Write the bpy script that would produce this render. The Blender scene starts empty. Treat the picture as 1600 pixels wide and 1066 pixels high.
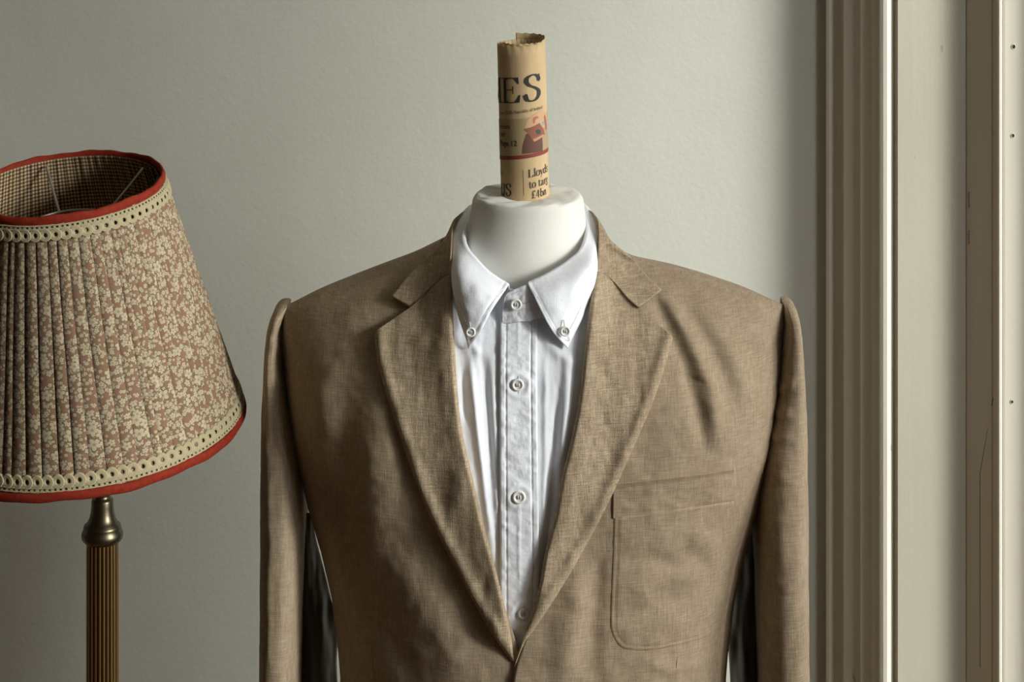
import bpy, bmesh, math, random
import numpy as np
from mathutils import Vector, Matrix
C = bpy.context.scene.collection
random.seed(7)
PI = math.pi
F, YH, ZC = 3600.0, -400.0, 1.75          # focal length in px, horizon row, camera height

# ------------------------------------------------------------------ camera, world, lights, exposure
cd = bpy.data.cameras.new('camera'); cam = bpy.data.objects.new('camera', cd); C.objects.link(cam)
cam.location = (0, 0, ZC); cam.rotation_euler = (PI/2, 0, 0)
cd.sensor_fit = 'HORIZONTAL'; cd.sensor_width = 36; cd.lens = 36*F/1600
cd.shift_y = -(533-YH)/1600; cd.clip_start = .05
bpy.context.scene.camera = cam
sc = bpy.context.scene
sc.view_settings.view_transform = 'Standard'; sc.view_settings.look = 'None'
sc.view_settings.gamma = 1; sc.view_settings.use_curve_mapping = False
sc.view_settings.exposure = 0.0
sc.cycles.use_denoising = True
sc.cycles.max_bounces = 8; sc.cycles.diffuse_bounces = 6; sc.cycles.sample_clamp_indirect = 4
w = bpy.data.worlds.new('world'); sc.world = w; w.use_nodes = True
w.node_tree.nodes['Background'].inputs[0].default_value = (.80, .88, .95, 1)
w.node_tree.nodes['Background'].inputs[1].default_value = 1.0
def area(name, loc, target, sx, sy, power, col):
    l = bpy.data.lights.new(name, 'AREA'); l.shape = 'RECTANGLE'; l.size = sx; l.size_y = sy
    l.energy = power; l.color = col
    o = bpy.data.objects.new(name, l); C.objects.link(o); o.location = loc
    o.rotation_euler = (Vector(target)-Vector(loc)).to_track_quat('-Z', 'Y').to_euler()
    return o
# near: light added outside an unseen window; far: sky through the canted window
area('added_light_near', (2.30, .45, 2.0), (.1, 2.1, 1.1), 1.25, 1.5, 37, (1.0, .99, .97))
area('sky_light_far', (2.00, 1.62, 2.0), (.1, 2.1, 1.15), 1.0, 1.3, 42, (1.0, .99, .96))
sl = bpy.data.lights.new('sun', 'SUN'); sl.energy = 4.1; sl.angle = math.radians(13); sl.color = (.97, 1, .95)
so = bpy.data.objects.new('sun', sl); C.objects.link(so)
so.rotation_euler = Vector((-.862, .503, -.28)).to_track_quat('-Z', 'Y').to_euler()

# ------------------------------------------------------------------ generic helpers
def srgb(r, g, b):
    f = lambda c: (c/255/12.92) if c/255 <= .04045 else ((c/255+.055)/1.055)**2.4
    return (f(r), f(g), f(b), 1)
class NT:
    """small node helper"""
    def __init__(s, name):
        s.m = bpy.data.materials.new(name); s.m.use_nodes = True
        s.t = s.m.node_tree; s.b = s.t.nodes['Principled BSDF']; s.t.nodes['Material Output']
        s.out = s.t.nodes['Material Output']
    def n(s, typ, **kw):
        nd = s.t.nodes.new(typ)
        for k, v in kw.items():
            if isinstance(k, str) and hasattr(nd, k): setattr(nd, k, v)
        return nd
    def l(s, a, b): s.t.links.new(a, b)
    def sin(s, nd, k, v):
        if hasattr(v, 'links') or isinstance(v, bpy.types.NodeSocket): s.l(v, nd.inputs[k])
        else: nd.inputs[k].default_value = v
    def math(s, op, a, b=0.0, c=0.0):
        nd = s.n('ShaderNodeMath', operation=op); s.sin(nd, 0, a); s.sin(nd, 1, b); s.sin(nd, 2, c); return nd.outputs[0]
    def vmath(s, op, a, b=(0, 0, 0)):
        nd = s.n('ShaderNodeVectorMath', operation=op); s.sin(nd, 0, a); s.sin(nd, 1, b); return nd.outputs[0]
    def coord(s, which='Object', scale=(1, 1, 1), rot=(0, 0, 0)):
        t = s.n('ShaderNodeTexCoord'); mp = s.n('ShaderNodeMapping')
        mp.inputs['Scale'].default_value = scale; mp.inputs['Rotation'].default_value = rot
        s.l(t.outputs[which], mp.inputs[0]); return mp.outputs[0]
    def noise(s, vec, scale, detail=2, rough=.5):
        nd = s.n('ShaderNodeTexNoise'); s.l(vec, nd.inputs['Vector'])
        nd.inputs['Scale'].default_value = scale; nd.inputs['Detail'].default_value = detail
        nd.inputs['Roughness'].default_value = rough; return nd.outputs[0]
    def ramp(s, fac, stops):
        nd = s.n('ShaderNodeValToRGB'); s.l(fac, nd.inputs[0]); e = nd.color_ramp.elements
        while len(e) < len(stops): e.new(.5)
        for i, (p, c) in enumerate(stops): e[i].position = p; e[i].color = c
        return nd.outputs[0]
    def mix(s, fac, a, b, mode='MIX'):
        nd = s.n('ShaderNodeMix', data_type='RGBA', blend_type=mode)
        s.sin(nd, 0, fac); s.sin(nd, 6, a); s.sin(nd, 7, b); return nd.outputs[2]
    def bump(s, h, strength, dist, prev=None):
        nd = s.n('ShaderNodeBump'); s.sin(nd, 'Height', h); nd.inputs['Strength'].default_value = strength
        nd.inputs['Distance'].default_value = dist
        if prev is not None: s.l(prev, nd.inputs['Normal'])
        return nd.outputs[0]
    def set(s, **kw):
        for k, v in kw.items(): s.sin(s.b, k.replace('_', ' '), v)
        return s

def plain(name, col, rough=.5, metal=0, **kw):
    m = NT(name); m.set(Base_Color=col, Roughness=rough, Metallic=metal)
    for k, v in kw.items(): m.b.inputs[k.replace('_', ' ')].default_value = v
    return m.m

def link(o, parent=None):
    C.objects.link(o)
    if parent: o.parent = parent
    return o
def mesh_obj(name, verts, faces, mat, parent=None, uvs=None, smooth=True, solid=0, mats=None, fmat=None, fix=False):
    me = bpy.data.meshes.new(name)
    me.from_pydata([tuple(map(float, v)) for v in verts], [], faces)
    if uvs is not None:
        ul = me.uv_layers.new(name='UVMap')
        flat = np.empty(len(me.loops)*2)
        li = np.empty(len(me.loops), dtype=np.int32); me.loops.foreach_get('vertex_index', li)
        flat = np.asarray(uvs, dtype=np.float64)[li].ravel()
        ul.data.foreach_set('uv', flat)
    if mats:
        for m_ in mats: me.materials.append(m_)
        if fmat is not None: me.polygons.foreach_set('material_index', fmat)
    else: me.materials.append(mat)
    me.polygons.foreach_set('use_smooth', [smooth]*len(me.polygons))
    if fix:
        bm = bmesh.new(); bm.from_mesh(me); bmesh.ops.remove_doubles(bm, verts=bm.verts, dist=1e-6)
        bmesh.ops.recalc_face_normals(bm, faces=bm.faces); bm.to_mesh(me); bm.free()
    me.update()
    o = bpy.data.objects.new(name, me); link(o, parent)
    if solid:
        md = o.modifiers.new('thickness', 'SOLIDIFY'); md.thickness = abs(solid); md.offset = -1 if solid > 0 else 1
    return o
def grid_faces(n, m, closed=False, flip=False, base=0):
    fs = []
    for i in range(n if closed else n-1):
        i2 = (i+1) % n
        for j in range(m-1):
            a, b, c, d = base+i*m+j, base+i2*m+j, base+i2*m+j+1, base+i*m+j+1
            fs.append((a, d, c, b) if flip else (a, b, c, d))
    return fs
def grid_obj(name, G, mat, parent=None, closed=False, flip=False, uvs=None, solid=0, fix=False, smooth=True):
    n, m = G.shape[:2]
    return mesh_obj(name, G.reshape(-1, 3), grid_faces(n, m, closed, flip), mat, parent,
                    None if uvs is None else uvs.reshape(-1, 2), smooth, solid, fix=fix)
def empty(name, loc, label=None, cat=None, group=None):
    o = bpy.data.objects.new(name, None); o.location = loc; C.objects.link(o); o.empty_display_size = .05
    if label: o['label'] = label
    if cat: o['category'] = cat
    if group: o['group'] = group
    return o
ORIG = Vector((0, 0, 0))
def attach(o, root):           # keep world coordinates for a part whose mesh is in world space
    o.parent = root; o.matrix_parent_inverse = Matrix.Translation(root.location).inverted()
    return o
def box_bm(bm, x0, x1, y0, y1, z0, z1):
    vs = [bm.verts.new(p) for p in ((x0,y0,z0),(x1,y0,z0),(x1,y1,z0),(x0,y1,z0),(x0,y0,z1),(x1,y0,z1),(x1,y1,z1),(x0,y1,z1))]
    for f in ((0,3,2,1),(4,5,6,7),(0,1,5,4),(1,2,6,5),(2,3,7,6),(3,0,4,7)): bm.faces.new([vs[i] for i in f])
def bm_obj(name, bm, mat, parent=None, smooth=False):
    bmesh.ops.recalc_face_normals(bm, faces=bm.faces)
    me = bpy.data.meshes.new(name); bm.to_mesh(me); bm.free(); me.materials.append(mat)
    me.polygons.foreach_set('use_smooth', [smooth]*len(me.polygons))
    o = bpy.data.objects.new(name, me); link(o, parent); return o
def lathe(prof, n=48, M=None, fn=None):
    """prof: (r, z) list -> grid n x m"""
    G = np.zeros((n, len(prof), 3))
    for i in range(n):
        a = 2*PI*i/n
        for j, (r, z) in enumerate(prof):
            rr = fn(a, r, z) if fn else r
            G[i, j] = (rr*math.sin(a), -rr*math.cos(a), z)
    if M is not None:
        Gh = np.concatenate([G, np.ones(G.shape[:2]+(1,))], 2) @ np.array(M).T; G = Gh[..., :3]
    return G
def tube(pts, r, n=10, closed=False, flat=1.0):
    pts = [Vector(p) for p in pts]; m = len(pts); G = np.zeros((m, n+1, 3))
    up = Vector((0, 0, 1))
    for i, p in enumerate(pts):
        a = pts[(i-1) % m] if (closed or i > 0) else p; b = pts[(i+1) % m] if (closed or i < m-1) else p
        t = (b-a).normalized(); s = t.cross(up)
        if s.length < 1e-3: s = t.cross(Vector((0, 1, 0)))
        s.normalize(); q = s.cross(t).normalized()
        rr = r[i] if hasattr(r, '__len__') else r
        for k in range(n+1):
            an = 2*PI*k/n; G[i, k] = p + s*(math.cos(an)*rr) + q*(math.sin(an)*rr*flat)
    return G
# --- splines
def catmull(P, ts):
    P = np.asarray(P, float); n = len(P)
    Q = np.vstack([2*P[0]-P[1], P, 2*P[-1]-P[-2]])
    ts = np.clip(ts, 0, n-1-1e-9); i = np.floor(ts).astype(int); f = (ts-i)[:, None]
    p0, p1, p2, p3 = Q[i], Q[i+1], Q[i+2], Q[i+3]
    return .5*(2*p1+(p2-p0)*f+(2*p0-5*p1+4*p2-p3)*f**2+(3*p1-p0-3*p2+p3)*f**3)
def resample(P, n, smooth=True):
    P = np.asarray(P, float)
    if smooth and len(P) > 2: P = catmull(P, np.linspace(0, len(P)-1, 12*len(P)))
    d = np.r_[0, np.cumsum(np.linalg.norm(np.diff(P, axis=0)[:, :2], axis=1)+1e-9)]
    t = np.linspace(0, d[-1], n)
    return np.stack([np.interp(t, d, P[:, k]) for k in range(P.shape[1])], 1)
def loft(cols, n, m, smooth_col=True, smooth=True):
    R = np.stack([resample(c, m, smooth_col) for c in cols])        # k x m x 3
    ts = np.linspace(0, len(cols)-1, n)
    out = np.zeros((n, m, R.shape[2]))
    for j in range(m):
        if smooth: out[:, j] = catmull(R[:, j], ts)
        else:
            for k in range(R.shape[2]): out[:, j, k] = np.interp(ts, np.arange(len(cols)), R[:, j, k])
    return out
# --- value noise
_L = np.random.RandomState(3).rand(256, 256)
def vnoise(x, y):
    xi = np.floor(x).astype(int); yi = np.floor(y).astype(int); fx = x-xi; fy = y-yi
    fx = fx*fx*(3-2*fx); fy = fy*fy*(3-2*fy); xi %= 255; yi %= 255
    return ((_L[xi, yi]*(1-fx)+_L[xi+1, yi]*fx)*(1-fy)+(_L[xi, yi+1]*(1-fx)+_L[xi+1, yi+1]*fx)*fy)*2-1
def fbm(x, y, o=3):
    s = 0; a = 1.
    for k in range(o): s = s+a*vnoise(x*2**k+k*37.3, y*2**k+k*11.7); a *= .5
    return s
def dist_poly(u, v, P):
    """distance to polyline and fraction along it"""
    u = np.asarray(u, float); best = np.full(u.shape, 1e9); fr = np.zeros(u.shape); P = np.asarray(P, float); n = len(P)-1
    for i in range(n):
        ax, ay = P[i]; bx, by = P[i+1]; dx, dy = bx-ax, by-ay
        t = np.clip(((u-ax)*dx+(v-ay)*dy)/(dx*dx+dy*dy), 0, 1)
        d = np.hypot(u-ax-t*dx, v-ay-t*dy); m = d < best
        best = np.where(m, d, best); fr = np.where(m, (i+t)/n, fr)
    return best, fr
def ridge(u, v, P, wid, amp):
    d, f = dist_poly(u, v, P); return amp*np.exp(-(d/wid)**2)*np.clip(np.sin(np.pi*np.clip(f*.9+.05, 0, 1))*1.6, 0, 1)
# --- pixels <-> points
def P3(u, v, Y):
    u, v, Y = np.broadcast_arrays(np.asarray(u, float), np.asarray(v, float), np.asarray(Y, float))
    return np.stack([(u-800)*Y/F, Y, ZC-(v-YH)*Y/F], -1)
def P1(u, v, Y): return Vector(P3(u, v, Y).tolist())
def pix(p): return 800+F*p[..., 0]/p[..., 1], YH+F*(ZC-p[..., 2])/p[..., 1]

# ------------------------------------------------------------------ materials
def wall_mat():
    m = NT('wall_paint'); v = m.coord('Object')
    n1 = m.noise(v, 1.7, 4, .6)
    col = m.ramp(n1, [(.3, srgb(186, 186, 174)), (.7, srgb(196, 196, 185))])
    sp = m.noise(v, 26, 3, .6)
    col = m.mix(m.math('MULTIPLY', m.math('GREATER_THAN', sp, .74), .2), col, srgb(210, 205, 190))
    h = m.math('ADD', m.noise(v, 160, 4, .6), m.math('MULTIPLY', m.noise(v, 14, 3, .55), 3.5))
    m.set(Base_Color=col, Roughness=.72, Normal=m.bump(h, .3, .0008)); return m.m
def paint_mat(name, a, b, rough=.33, streak=True):
    m = NT(name); v = m.coord('Object', (1, 1, .06)); v2 = m.coord('Object')
    n1 = m.noise(v, 45, 4, .6); n2 = m.noise(v2, 5, 4, .6)
    col = m.mix(n2, a, b)
    # small worn spots
    sp = m.noise(m.coord('Object', (1, 1, .5)), 60, 2, .5)
    col = m.mix(m.math('MULTIPLY', m.math('GREATER_THAN', sp, .76), .35), col, srgb(120, 108, 85))
    h = m.math('ADD', m.math('MULTIPLY', n1, 1.0), m.math('MULTIPLY', m.noise(v2, 90, 3), .5))
    h = m.math('ADD', h, m.math('MULTIPLY', m.noise(m.coord('Object', (1, 1, .2)), 9, 3), 3))
    m.set(Base_Color=col, Roughness=rough, Normal=m.bump(h, .45, .0009)); return m.m
def linen(name, base, dark, light, rot=0.0, k=.62, grain=.5):
    m = NT(name)
    vh = m.coord('Object', (70, 70, 1500), (0, rot, 0)); vv = m.coord('Object', (1500, 70, 70), (0, rot, 0))
    nh = m.noise(vh, 1.0, 2, .6); nv = m.noise(vv, 1.0, 2, .6)
    vh2 = m.coord('Object', (90, 90, 800), (0, rot, 0)); vv2 = m.coord('Object', (800, 90, 90), (0, rot, 0))
    sh = m.noise(vh2, 1.0, 1, .5); sv = m.noise(vv2, 1.0, 1, .5)
    o = m.coord('Object')
    blot = m.noise(m.coord('Object', (1, 1, .45)), 22, 4, .6)
    fine = m.noise(o, 1100, 2, .7)
    t = m.math('ADD', m.math('ADD', nh, nv), m.math('MULTIPLY', m.math('ADD', sh, sv), .7))   # ~1.7 mean
    t = m.math('ADD', t, m.math('MULTIPLY', fine, grain))
    t = m.math('MULTIPLY', m.math('SUBTRACT', t, 1.7+.5*grain), 1.25*k)
    t = m.math('ADD', m.math('ADD', t, .5), m.math('MULTIPLY', m.math('SUBTRACT', blot, .5), .8))
    col = m.ramp(t, [(0, dark), (.5, base), (1, light)])
    h = m.math('ADD', m.math('ADD', nh, nv), m.math('MULTIPLY', fine, grain))
    nb = m.bump(m.noise(m.coord('Object', (1, 1, .5)), 45, 3, .55), .5, .002)
    m.set(Base_Color=col, Roughness=.85, Normal=m.bump(h, .8*k, .0005, nb))
    m.b.inputs['Sheen Weight'].default_value = .25; m.b.inputs['Sheen Roughness'].default_value = .5
    m.b.inputs['Sheen Tint'].default_value = light
    m.b.inputs['Specular IOR Level'].default_value = .2
    return m.m
def cotton(name, a, b, bumpk=1.0):
    m = NT(name); o = m.coord('Object')
    t = m.noise(m.coord('Object', (1, 1, .3)), 40, 4, .6)
    wv = m.math('ADD', m.noise(m.coord('Object', (1600, 90, 90)), 1), m.noise(m.coord('Object', (90, 90, 1600)), 1))
    nb = m.bump(m.noise(o, 55, 4, .6), .5*bumpk, .0016)
    m.set(Base_Color=m.mix(t, a, b), Roughness=.8, Normal=m.bump(wv, .35, .0003, nb))
    m.b.inputs['Sheen Weight'].default_value = .15; m.b.inputs['Specular IOR Level'].default_value = .25
    return m.m
M = {}
M['wall'] = wall_mat()
M['trim'] = paint_mat('cream_gloss_lifted', srgb(220, 215, 201), srgb(212, 206, 190))  # cream paint lightened to make up for weak light on the casing
M['jamb'] = paint_mat('worn_cream_dimmed', srgb(178, 174, 158), srgb(168, 163, 146))  # same cream as the trim, darkened to offset strong light on the reveal
M['trim2'] = paint_mat('aged_cream_paint', srgb(224, 217, 200), srgb(210, 202, 184), .4)
M['far'] = plain('sage_wall_paint', srgb(150, 142, 126), .8)
M['ceil'] = plain('ceiling_paint', srgb(215, 212, 200), .9)
M['dark'] = plain('painted_shade', srgb(30, 24, 18), .9)  # dark colour standing in for shade in the sash gap and screw holes
M['linen'] = linen('tan_linen', srgb(154, 136, 112), srgb(128, 110, 87), srgb(178, 161, 137))
M['linen_lapel'] = linen('tan_linen_lapel', srgb(155, 137, 112), srgb(125, 108, 86), srgb(183, 166, 141), .6, .8, 1.3)
M['thread_brown'] = plain('brown_thread', srgb(88, 70, 48), .8)
M['thread_tan'] = plain('tan_thread', srgb(150, 128, 96), .8)
M['lining'] = plain('grey_satin_lining', srgb(74, 74, 66), .38)
M['shirt'] = cotton('white_cotton', srgb(238, 240, 245), srgb(231, 234, 240))
M['thread_white'] = plain('white_thread', srgb(190, 193, 202), .8)
M['form'] = cotton('ivory_jersey', srgb(226, 225, 218), srgb(220, 218, 209), .3)
M['pearl'] = plain('pearl_button', srgb(232, 230, 222), .18, 0, Coat_Weight=.5)
M['pearl_dark'] = plain('pearl_button_hollow', srgb(214, 211, 202), .3)

# ------------------------------------------------------------------ room shell
YW = 2.58; CX = .3605
d_ = np.array([math.sqrt(.5), -math.sqrt(.5)]); n_ = np.array([math.sqrt(.5), math.sqrt(.5)])
def SW(s, wv): q = np.array([CX, YW]) + d_*s + n_*wv; return float(q[0]), float(q[1])
def struct(o): o['kind'] = 'structure'; return o
XL, YB, ZT = -4.2, -3.5, 2.7
bm = bmesh.new(); box_bm(bm, XL-.1, CX+.08, YW, YW+.12, 0, ZT); struct(bm_obj('wall_back', bm, M['wall']))
bm = bmesh.new(); box_bm(bm, XL-.1, XL, YB, YW, 0, ZT); struct(bm_obj('wall_left', bm, M['far']))
bm = bmesh.new(); box_bm(bm, XL-.1, 2.2, YB-.1, YB, 0, ZT); struct(bm_obj('wall_front', bm, M['far']))
def fl_mat():
    m = NT('floorboards'); v = m.coord('Object', (1, .12, 1)); n = m.noise(v, 12, 5, .6)
    m.set(Base_Color=m.ramp(n, [(.3, srgb(96, 66, 42)), (.7, srgb(132, 96, 64))]), Roughness=.5); return m.m
bm = bmesh.new(); box_bm(bm, XL-.1, 3.0, YB-.1, YW+.5, -.1, 0); struct(bm_obj('floor', bm, fl_mat()))
bm = bmesh.new(); box_bm(bm, XL-.1, 3.0, YB-.1, YW+.5, ZT, ZT+.1); struct(bm_obj('ceiling', bm, M['ceil']))
def prism(name, prof, z0, z1, mat, smooth=False, parent=None, zseg=1):
    """extrude a (s,w) outline in the canted wall's frame"""
    pts = [SW(*p) for p in prof]; G = np.zeros((len(pts), zseg+1, 3))
    for i, p in enumerate(pts):
        for j in range(zseg+1): G[i, j] = (p[0], p[1], z0+(z1-z0)*j/zseg)
    n, m = G.shape[:2]; fs = grid_faces(n, m, True)
    fs += [tuple(i*m for i in range(n)), tuple(i*m+m-1 for i in reversed(range(n)))]
    o = mesh_obj(name, G.reshape(-1, 3), fs, mat, parent, smooth=False, fix=True)
    return o
SILL, HEAD = .35, 2.45
S0, S1, SE = .094, 1.62, 1.98
SA = S1       # openings: S0..SA and SB..S1
# canted window wall (around the openings)
struct(prism('wall_right', [(S1, 0), (SE+.1, 0), (SE+.1, .13), (S1, .13)], 0, ZT, M['wall']))
struct(prism('wall_right', [(-.01, 0.001), (SA, 0.001), (SA, .13), (-.01, .13)], 0, SILL, M['wall']))
struct(prism('wall_right', [(-.01, 0.001), (SA, 0.001), (SA, .13), (-.01, .13)], HEAD, ZT, M['wall']))
ex, ey = SW(SE, 0)
WY0, WY1 = -.05, 1.10
for (y0, y1, z0, z1) in ((YB, WY0, 0, ZT), (WY1, ey+.02, 0, ZT), (WY0, WY1, 0, SILL), (WY0, WY1, HEAD, ZT)):
    bm = bmesh.new(); box_bm(bm, ex, ex+.15, y0, y1, z0, z1); struct(bm_obj('wall_right', bm, M['wall']))

# architrave mouldings beside the window, flats of the profile tilted to catch more light
def arcpts(cs, cw, r, a0, a1, n=7): return [(cs+r*math.cos(a0+(a1-a0)*k/n), cw+r*math.sin(a0+(a1-a0)*k/n)) for k in range(n+1)]
prof = [(0, .004), (0, -.014), (.0015, -.0165), (.005, -.0155), (.0065, -.0135)]
prof += [(.008, -.011), (.011, -.0085), (.015, -.0065), (.019, -.0062), (.0225, -.0085), (.024, -.0145)]
prof += [(.0255, -.0155), (.044, -.0088), (.0445, -.0070), (.0465, -.0065), (.047, -.0145), (.050, -.0150), (.060, -.0110), (.064, -.0105), (.068, -.0090), (.0715, -.0080)]
prof += [(.0735, -.0150), (.0750, -.0182), (.0772, -.0192), (.0805, -.0182), (.0838, -.0158), (.0852, -.0125), (.0855, -.0100), (.0857, -.0055), (.0915, -.0050)]
struct(prism('trim_1', prof, .0, HEAD+.09, M['trim']))
# window lining: far jamb, set back sash lining, stop bead and stile
win = empty('window_1', (*SW(.4, .12), SILL)); win['kind'] = 'structure'
def wpart(name, prof, z0, z1, mat): return attach(prism(name, prof, z0, z1, mat), win)
jp = [(S0-.002, .006), (S0-.0018, -.0080)]
for k in range(9):                     # splayed reveal panel, very slightly hollow
    t = k/8; h_ = .0016*math.sin(PI*t); jp.append((S0-.001+.048*t+h_*.7, -.0088+.0568*t+h_*.7))
jp += [(S0+.048, .0505), (S0+.048, .13), (S0-.06, .13), (S0-.06, .006)]
wpart('jamb_panel', jp, SILL, HEAD, M['jamb'])
LA, LW = S0+.0485, .0482
wpart('sash_lining', [(LA, LW+.0008), (LA+.0325, LW), (LA+.033, LW+.001), (LA+.034, LW+.001), (LA+.0345, LW), (LA+.0425, LW), (LA+.0425, LW+.10), (LA, LW+.10)], SILL, HEAD, M['trim2'])
bd = [(LA+.0405, LW+.006), (LA+.0405, LW-.0005)] + arcpts(LA+.0430, LW-.0005, .0025, PI, 2.25*PI, 6) + [(LA+.0440, LW+.006)]
wpart('stop_bead', bd, SILL, HEAD, M['trim'])
st = [(LA+.0440, LW+.0030), (LA+.0455, LW+.0018), (LA+.0475, LW+.0030), (LA+.0645, LW+.0195), (LA+.0645, LW+.04), (LA+.04, LW+.04), (LA+.04, LW+.006), (LA+.0435, LW+.006)]
wpart('stile', st, SILL, HEAD, M['trim'])
wpart('gap_shade_strip', [(LA+.05, LW+.0225), (LA+.0650, LW+.0225), (LA+.0665, LW+.0240), (LA+.05, LW+.024)], SILL, HEAD, M['dark'])  # solid dark strip in place of the shade between stile and sash
wpart('outer_sash', [(LA+.05, LW+.0242), (LA+.0665, LW+.0242), (LA+.105, LW+.0242), (LA+.105, LW+.07), (LA+.05, LW+.07)], SILL, HEAD, M['trim2'])
for (uu, vv, r) in ((1578, 73, .0022), (1577, 212, .0019), (1576, 628, .0016), (1404, 835, .0012)):
    # screw holes: discs coloured dark for the shade inside, with a lip
    ang = None
    if uu > 1500: s_, w_ = LA+.0475+(uu-1567)/1190.*.707+.0002, LW+.0030+(uu-1567)/1190.*.707-.0002; du_, dv_ = .707, .707
    else: s_, w_ = .0862, -.009; du_, dv_ = 0, 1
    nu_, nv_ = (.707, -.707) if uu > 1500 else (1, 0)
    x, y = SW(s_, w_); z = ZC-(vv-YH)*y/F
    prf = [(0, -.0002), (r*.8, .0001), (r, .0003), (r*1.25, .0006), (r*1.5, 0)]
    G = np.zeros((16, len(prf), 3))
    for i in range(16):
        a = 2*PI*i/16
        for j, (rr, h) in enumerate(prf):
            c_ = rr*math.cos(a)*.8; px_, py_ = SW(s_+nu_*h+du_*c_, w_+nv_*h+dv_*c_); G[i, j] = (px_, py_, z+rr*math.sin(a))
    fs = grid_faces(16, len(prf), True)
    o = mesh_obj('screw_hole', G.reshape(-1, 3), fs, None, None, mats=[M['dark'], M['trim']],
                 fmat=[0 if (k % (len(prf)-1)) < 2 else 1 for k in range(len(fs))])
    attach(o, win)
# hairline cracks in the paint of the lining
for (ua, va, ub, vb) in ((1549, 100, 1549, 178), (1549, 215, 1550, 292), (1550, 315, 1550, 330), (1550, 420, 1549, 480), (1510, 300, 1510, 325), (1510, 360, 1510, 382), (1549, 640, 1549, 770), (1550, 600, 1527, 740), (1527, 740, 1527, 1043)):
    sA = lambda u_: LA+(u_-1506)/1180.
    pts = []
    for k in range(6):
        t = k/5; u_ = ua+(ub-ua)*t; v_ = va+(vb-va)*t; x, y = SW(sA(u_), LW+.0004); pts.append((x, y, ZC-(v_-YH)*y/F))
    o = grid_obj('paint_crack', tube(pts, .00035, 5), M['thread_brown']); attach(o, win)
for z0, nm in ((SILL, 'sill'), (HEAD-.03, 'head')):
    wpart(nm, [(S0, -.03 if nm == 'sill' else 0), (SA, -.03 if nm == 'sill' else 0), (SA, .13), (S0, .13)], z0-.02, z0+.03, M['trim'])
wpart('sash', [(SA-.06, .07), (SA, .07), (SA, .12), (SA-.06, .12)], SILL, HEAD, M['trim2'])
wpart('meeting_rail', [(S0+.14, .075), (SA-.05, .075), (SA-.05, .11), (S0+.14, .11)], 2.25, 2.29, M['trim2'])
g = NT('window_glass'); tr = g.n('ShaderNodeBsdfTransparent'); gl = g.n('ShaderNodeBsdfGlossy'); gl.inputs['Roughness'].default_value = .02
mx = g.n('ShaderNodeMixShader'); mx.inputs[0].default_value = .06
g.l(tr.outputs[0], mx.inputs[1]); g.l(gl.outputs[0], mx.inputs[2]); g.l(mx.outputs[0], g.out.inputs[0])
wpart('pane', [(S0+.14, .09), (SA-.05, .09), (SA-.05, .093), (S0+.14, .093)], SILL+.03, HEAD-.05, g.m)
added_win = empty('added_window', (ex, .3, SILL)); added_win['kind'] = 'structure'  # unseen window added to bring more light onto the torso
for nm, y0, y1, z0, z1, x0, x1 in (('frame', WY0, WY0+.05, SILL, HEAD, .02, .1), ('frame', WY1-.05, WY1, SILL, HEAD, .02, .1), ('sill', WY0, WY1, SILL, SILL+.04, -.03, .15), ('head', WY0, WY1, HEAD-.05, HEAD, .02, .1), ('pane', WY0+.05, WY1-.05, SILL+.04, HEAD-.05, .06, .063)):
    bm = bmesh.new(); box_bm(bm, ex+x0, ex+x1, y0, y1, z0, z1); attach(bm_obj(nm, bm, g.m if nm == 'pane' else M['trim']), added_win)

# ------------------------------------------------------------------ torso surface
XC, Y0, ZM, D0 = .0195, 2.14, 1.07, .118
WZ = np.array([(.55, .205), (.70, .190), (.80, .182), (.883, .179), (.907, .181), (.957, .187), (1.0, .197), (1.04, .209), (1.10, .222), (1.16, .230), (1.22, .234), (1.30, .234)])
def Wd(Z): return np.interp(Z, WZ[:, 0], WZ[:, 1])
# shoulder silhouette in the photograph -> ridge height over X (at depth Y0)
SH = [(440, 474), (452, 470), (500, 447), (560, 424), (600, 409), (650, 391), (700, 366), (735, 345), (760, 340), (820, 338), (880, 340), (915, 350), (940, 372), (985, 398), (1050, 411), (1100, 425), (1160, 444), (1219, 469), (1232, 474)]
SHX = np.array([(u-800)*Y0/F for u, v in SH]); SHZ = np.array([ZC-(v-YH)*Y0/F for u, v in SH])-.003
_xs = np.linspace(-.3, .3, 601); _zs = np.interp(_xs, SHX, SHZ)
_k = np.exp(-(np.arange(-18, 19)/8.)**2); _k /= _k.sum(); _zs = np.convolve(np.pad(_zs, 18, 'edge'), _k, 'valid')
def ztop(X): return np.interp(X, _xs, _zs)
def hdep(X, Z):
    lat = np.clip(np.abs(X-XC)/Wd(Z), 0, 1); kz = np.clip((Z-1.0)/.15, 0, 1); kz = kz*kz*(3-2*kz); rs = np.clip((X-XC)/.05, 0, 1)
    pe = 2.1+rs*.3+kz*1.0; qe = .66-rs*.10-kz*(.14-rs*.06); lat = (1-lat**pe)**qe
    zt = ztop(X); t = np.clip((Z-ZM)/(zt-ZM), 0, 1); top = (1-t**2.4)**(1/2.2)
    waist = 1-.06*np.exp(-((Z-.80)/.1)**2)
    return D0*lat*top*waist
def yf(X, Z): return Y0-hdep(X, Z)
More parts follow.
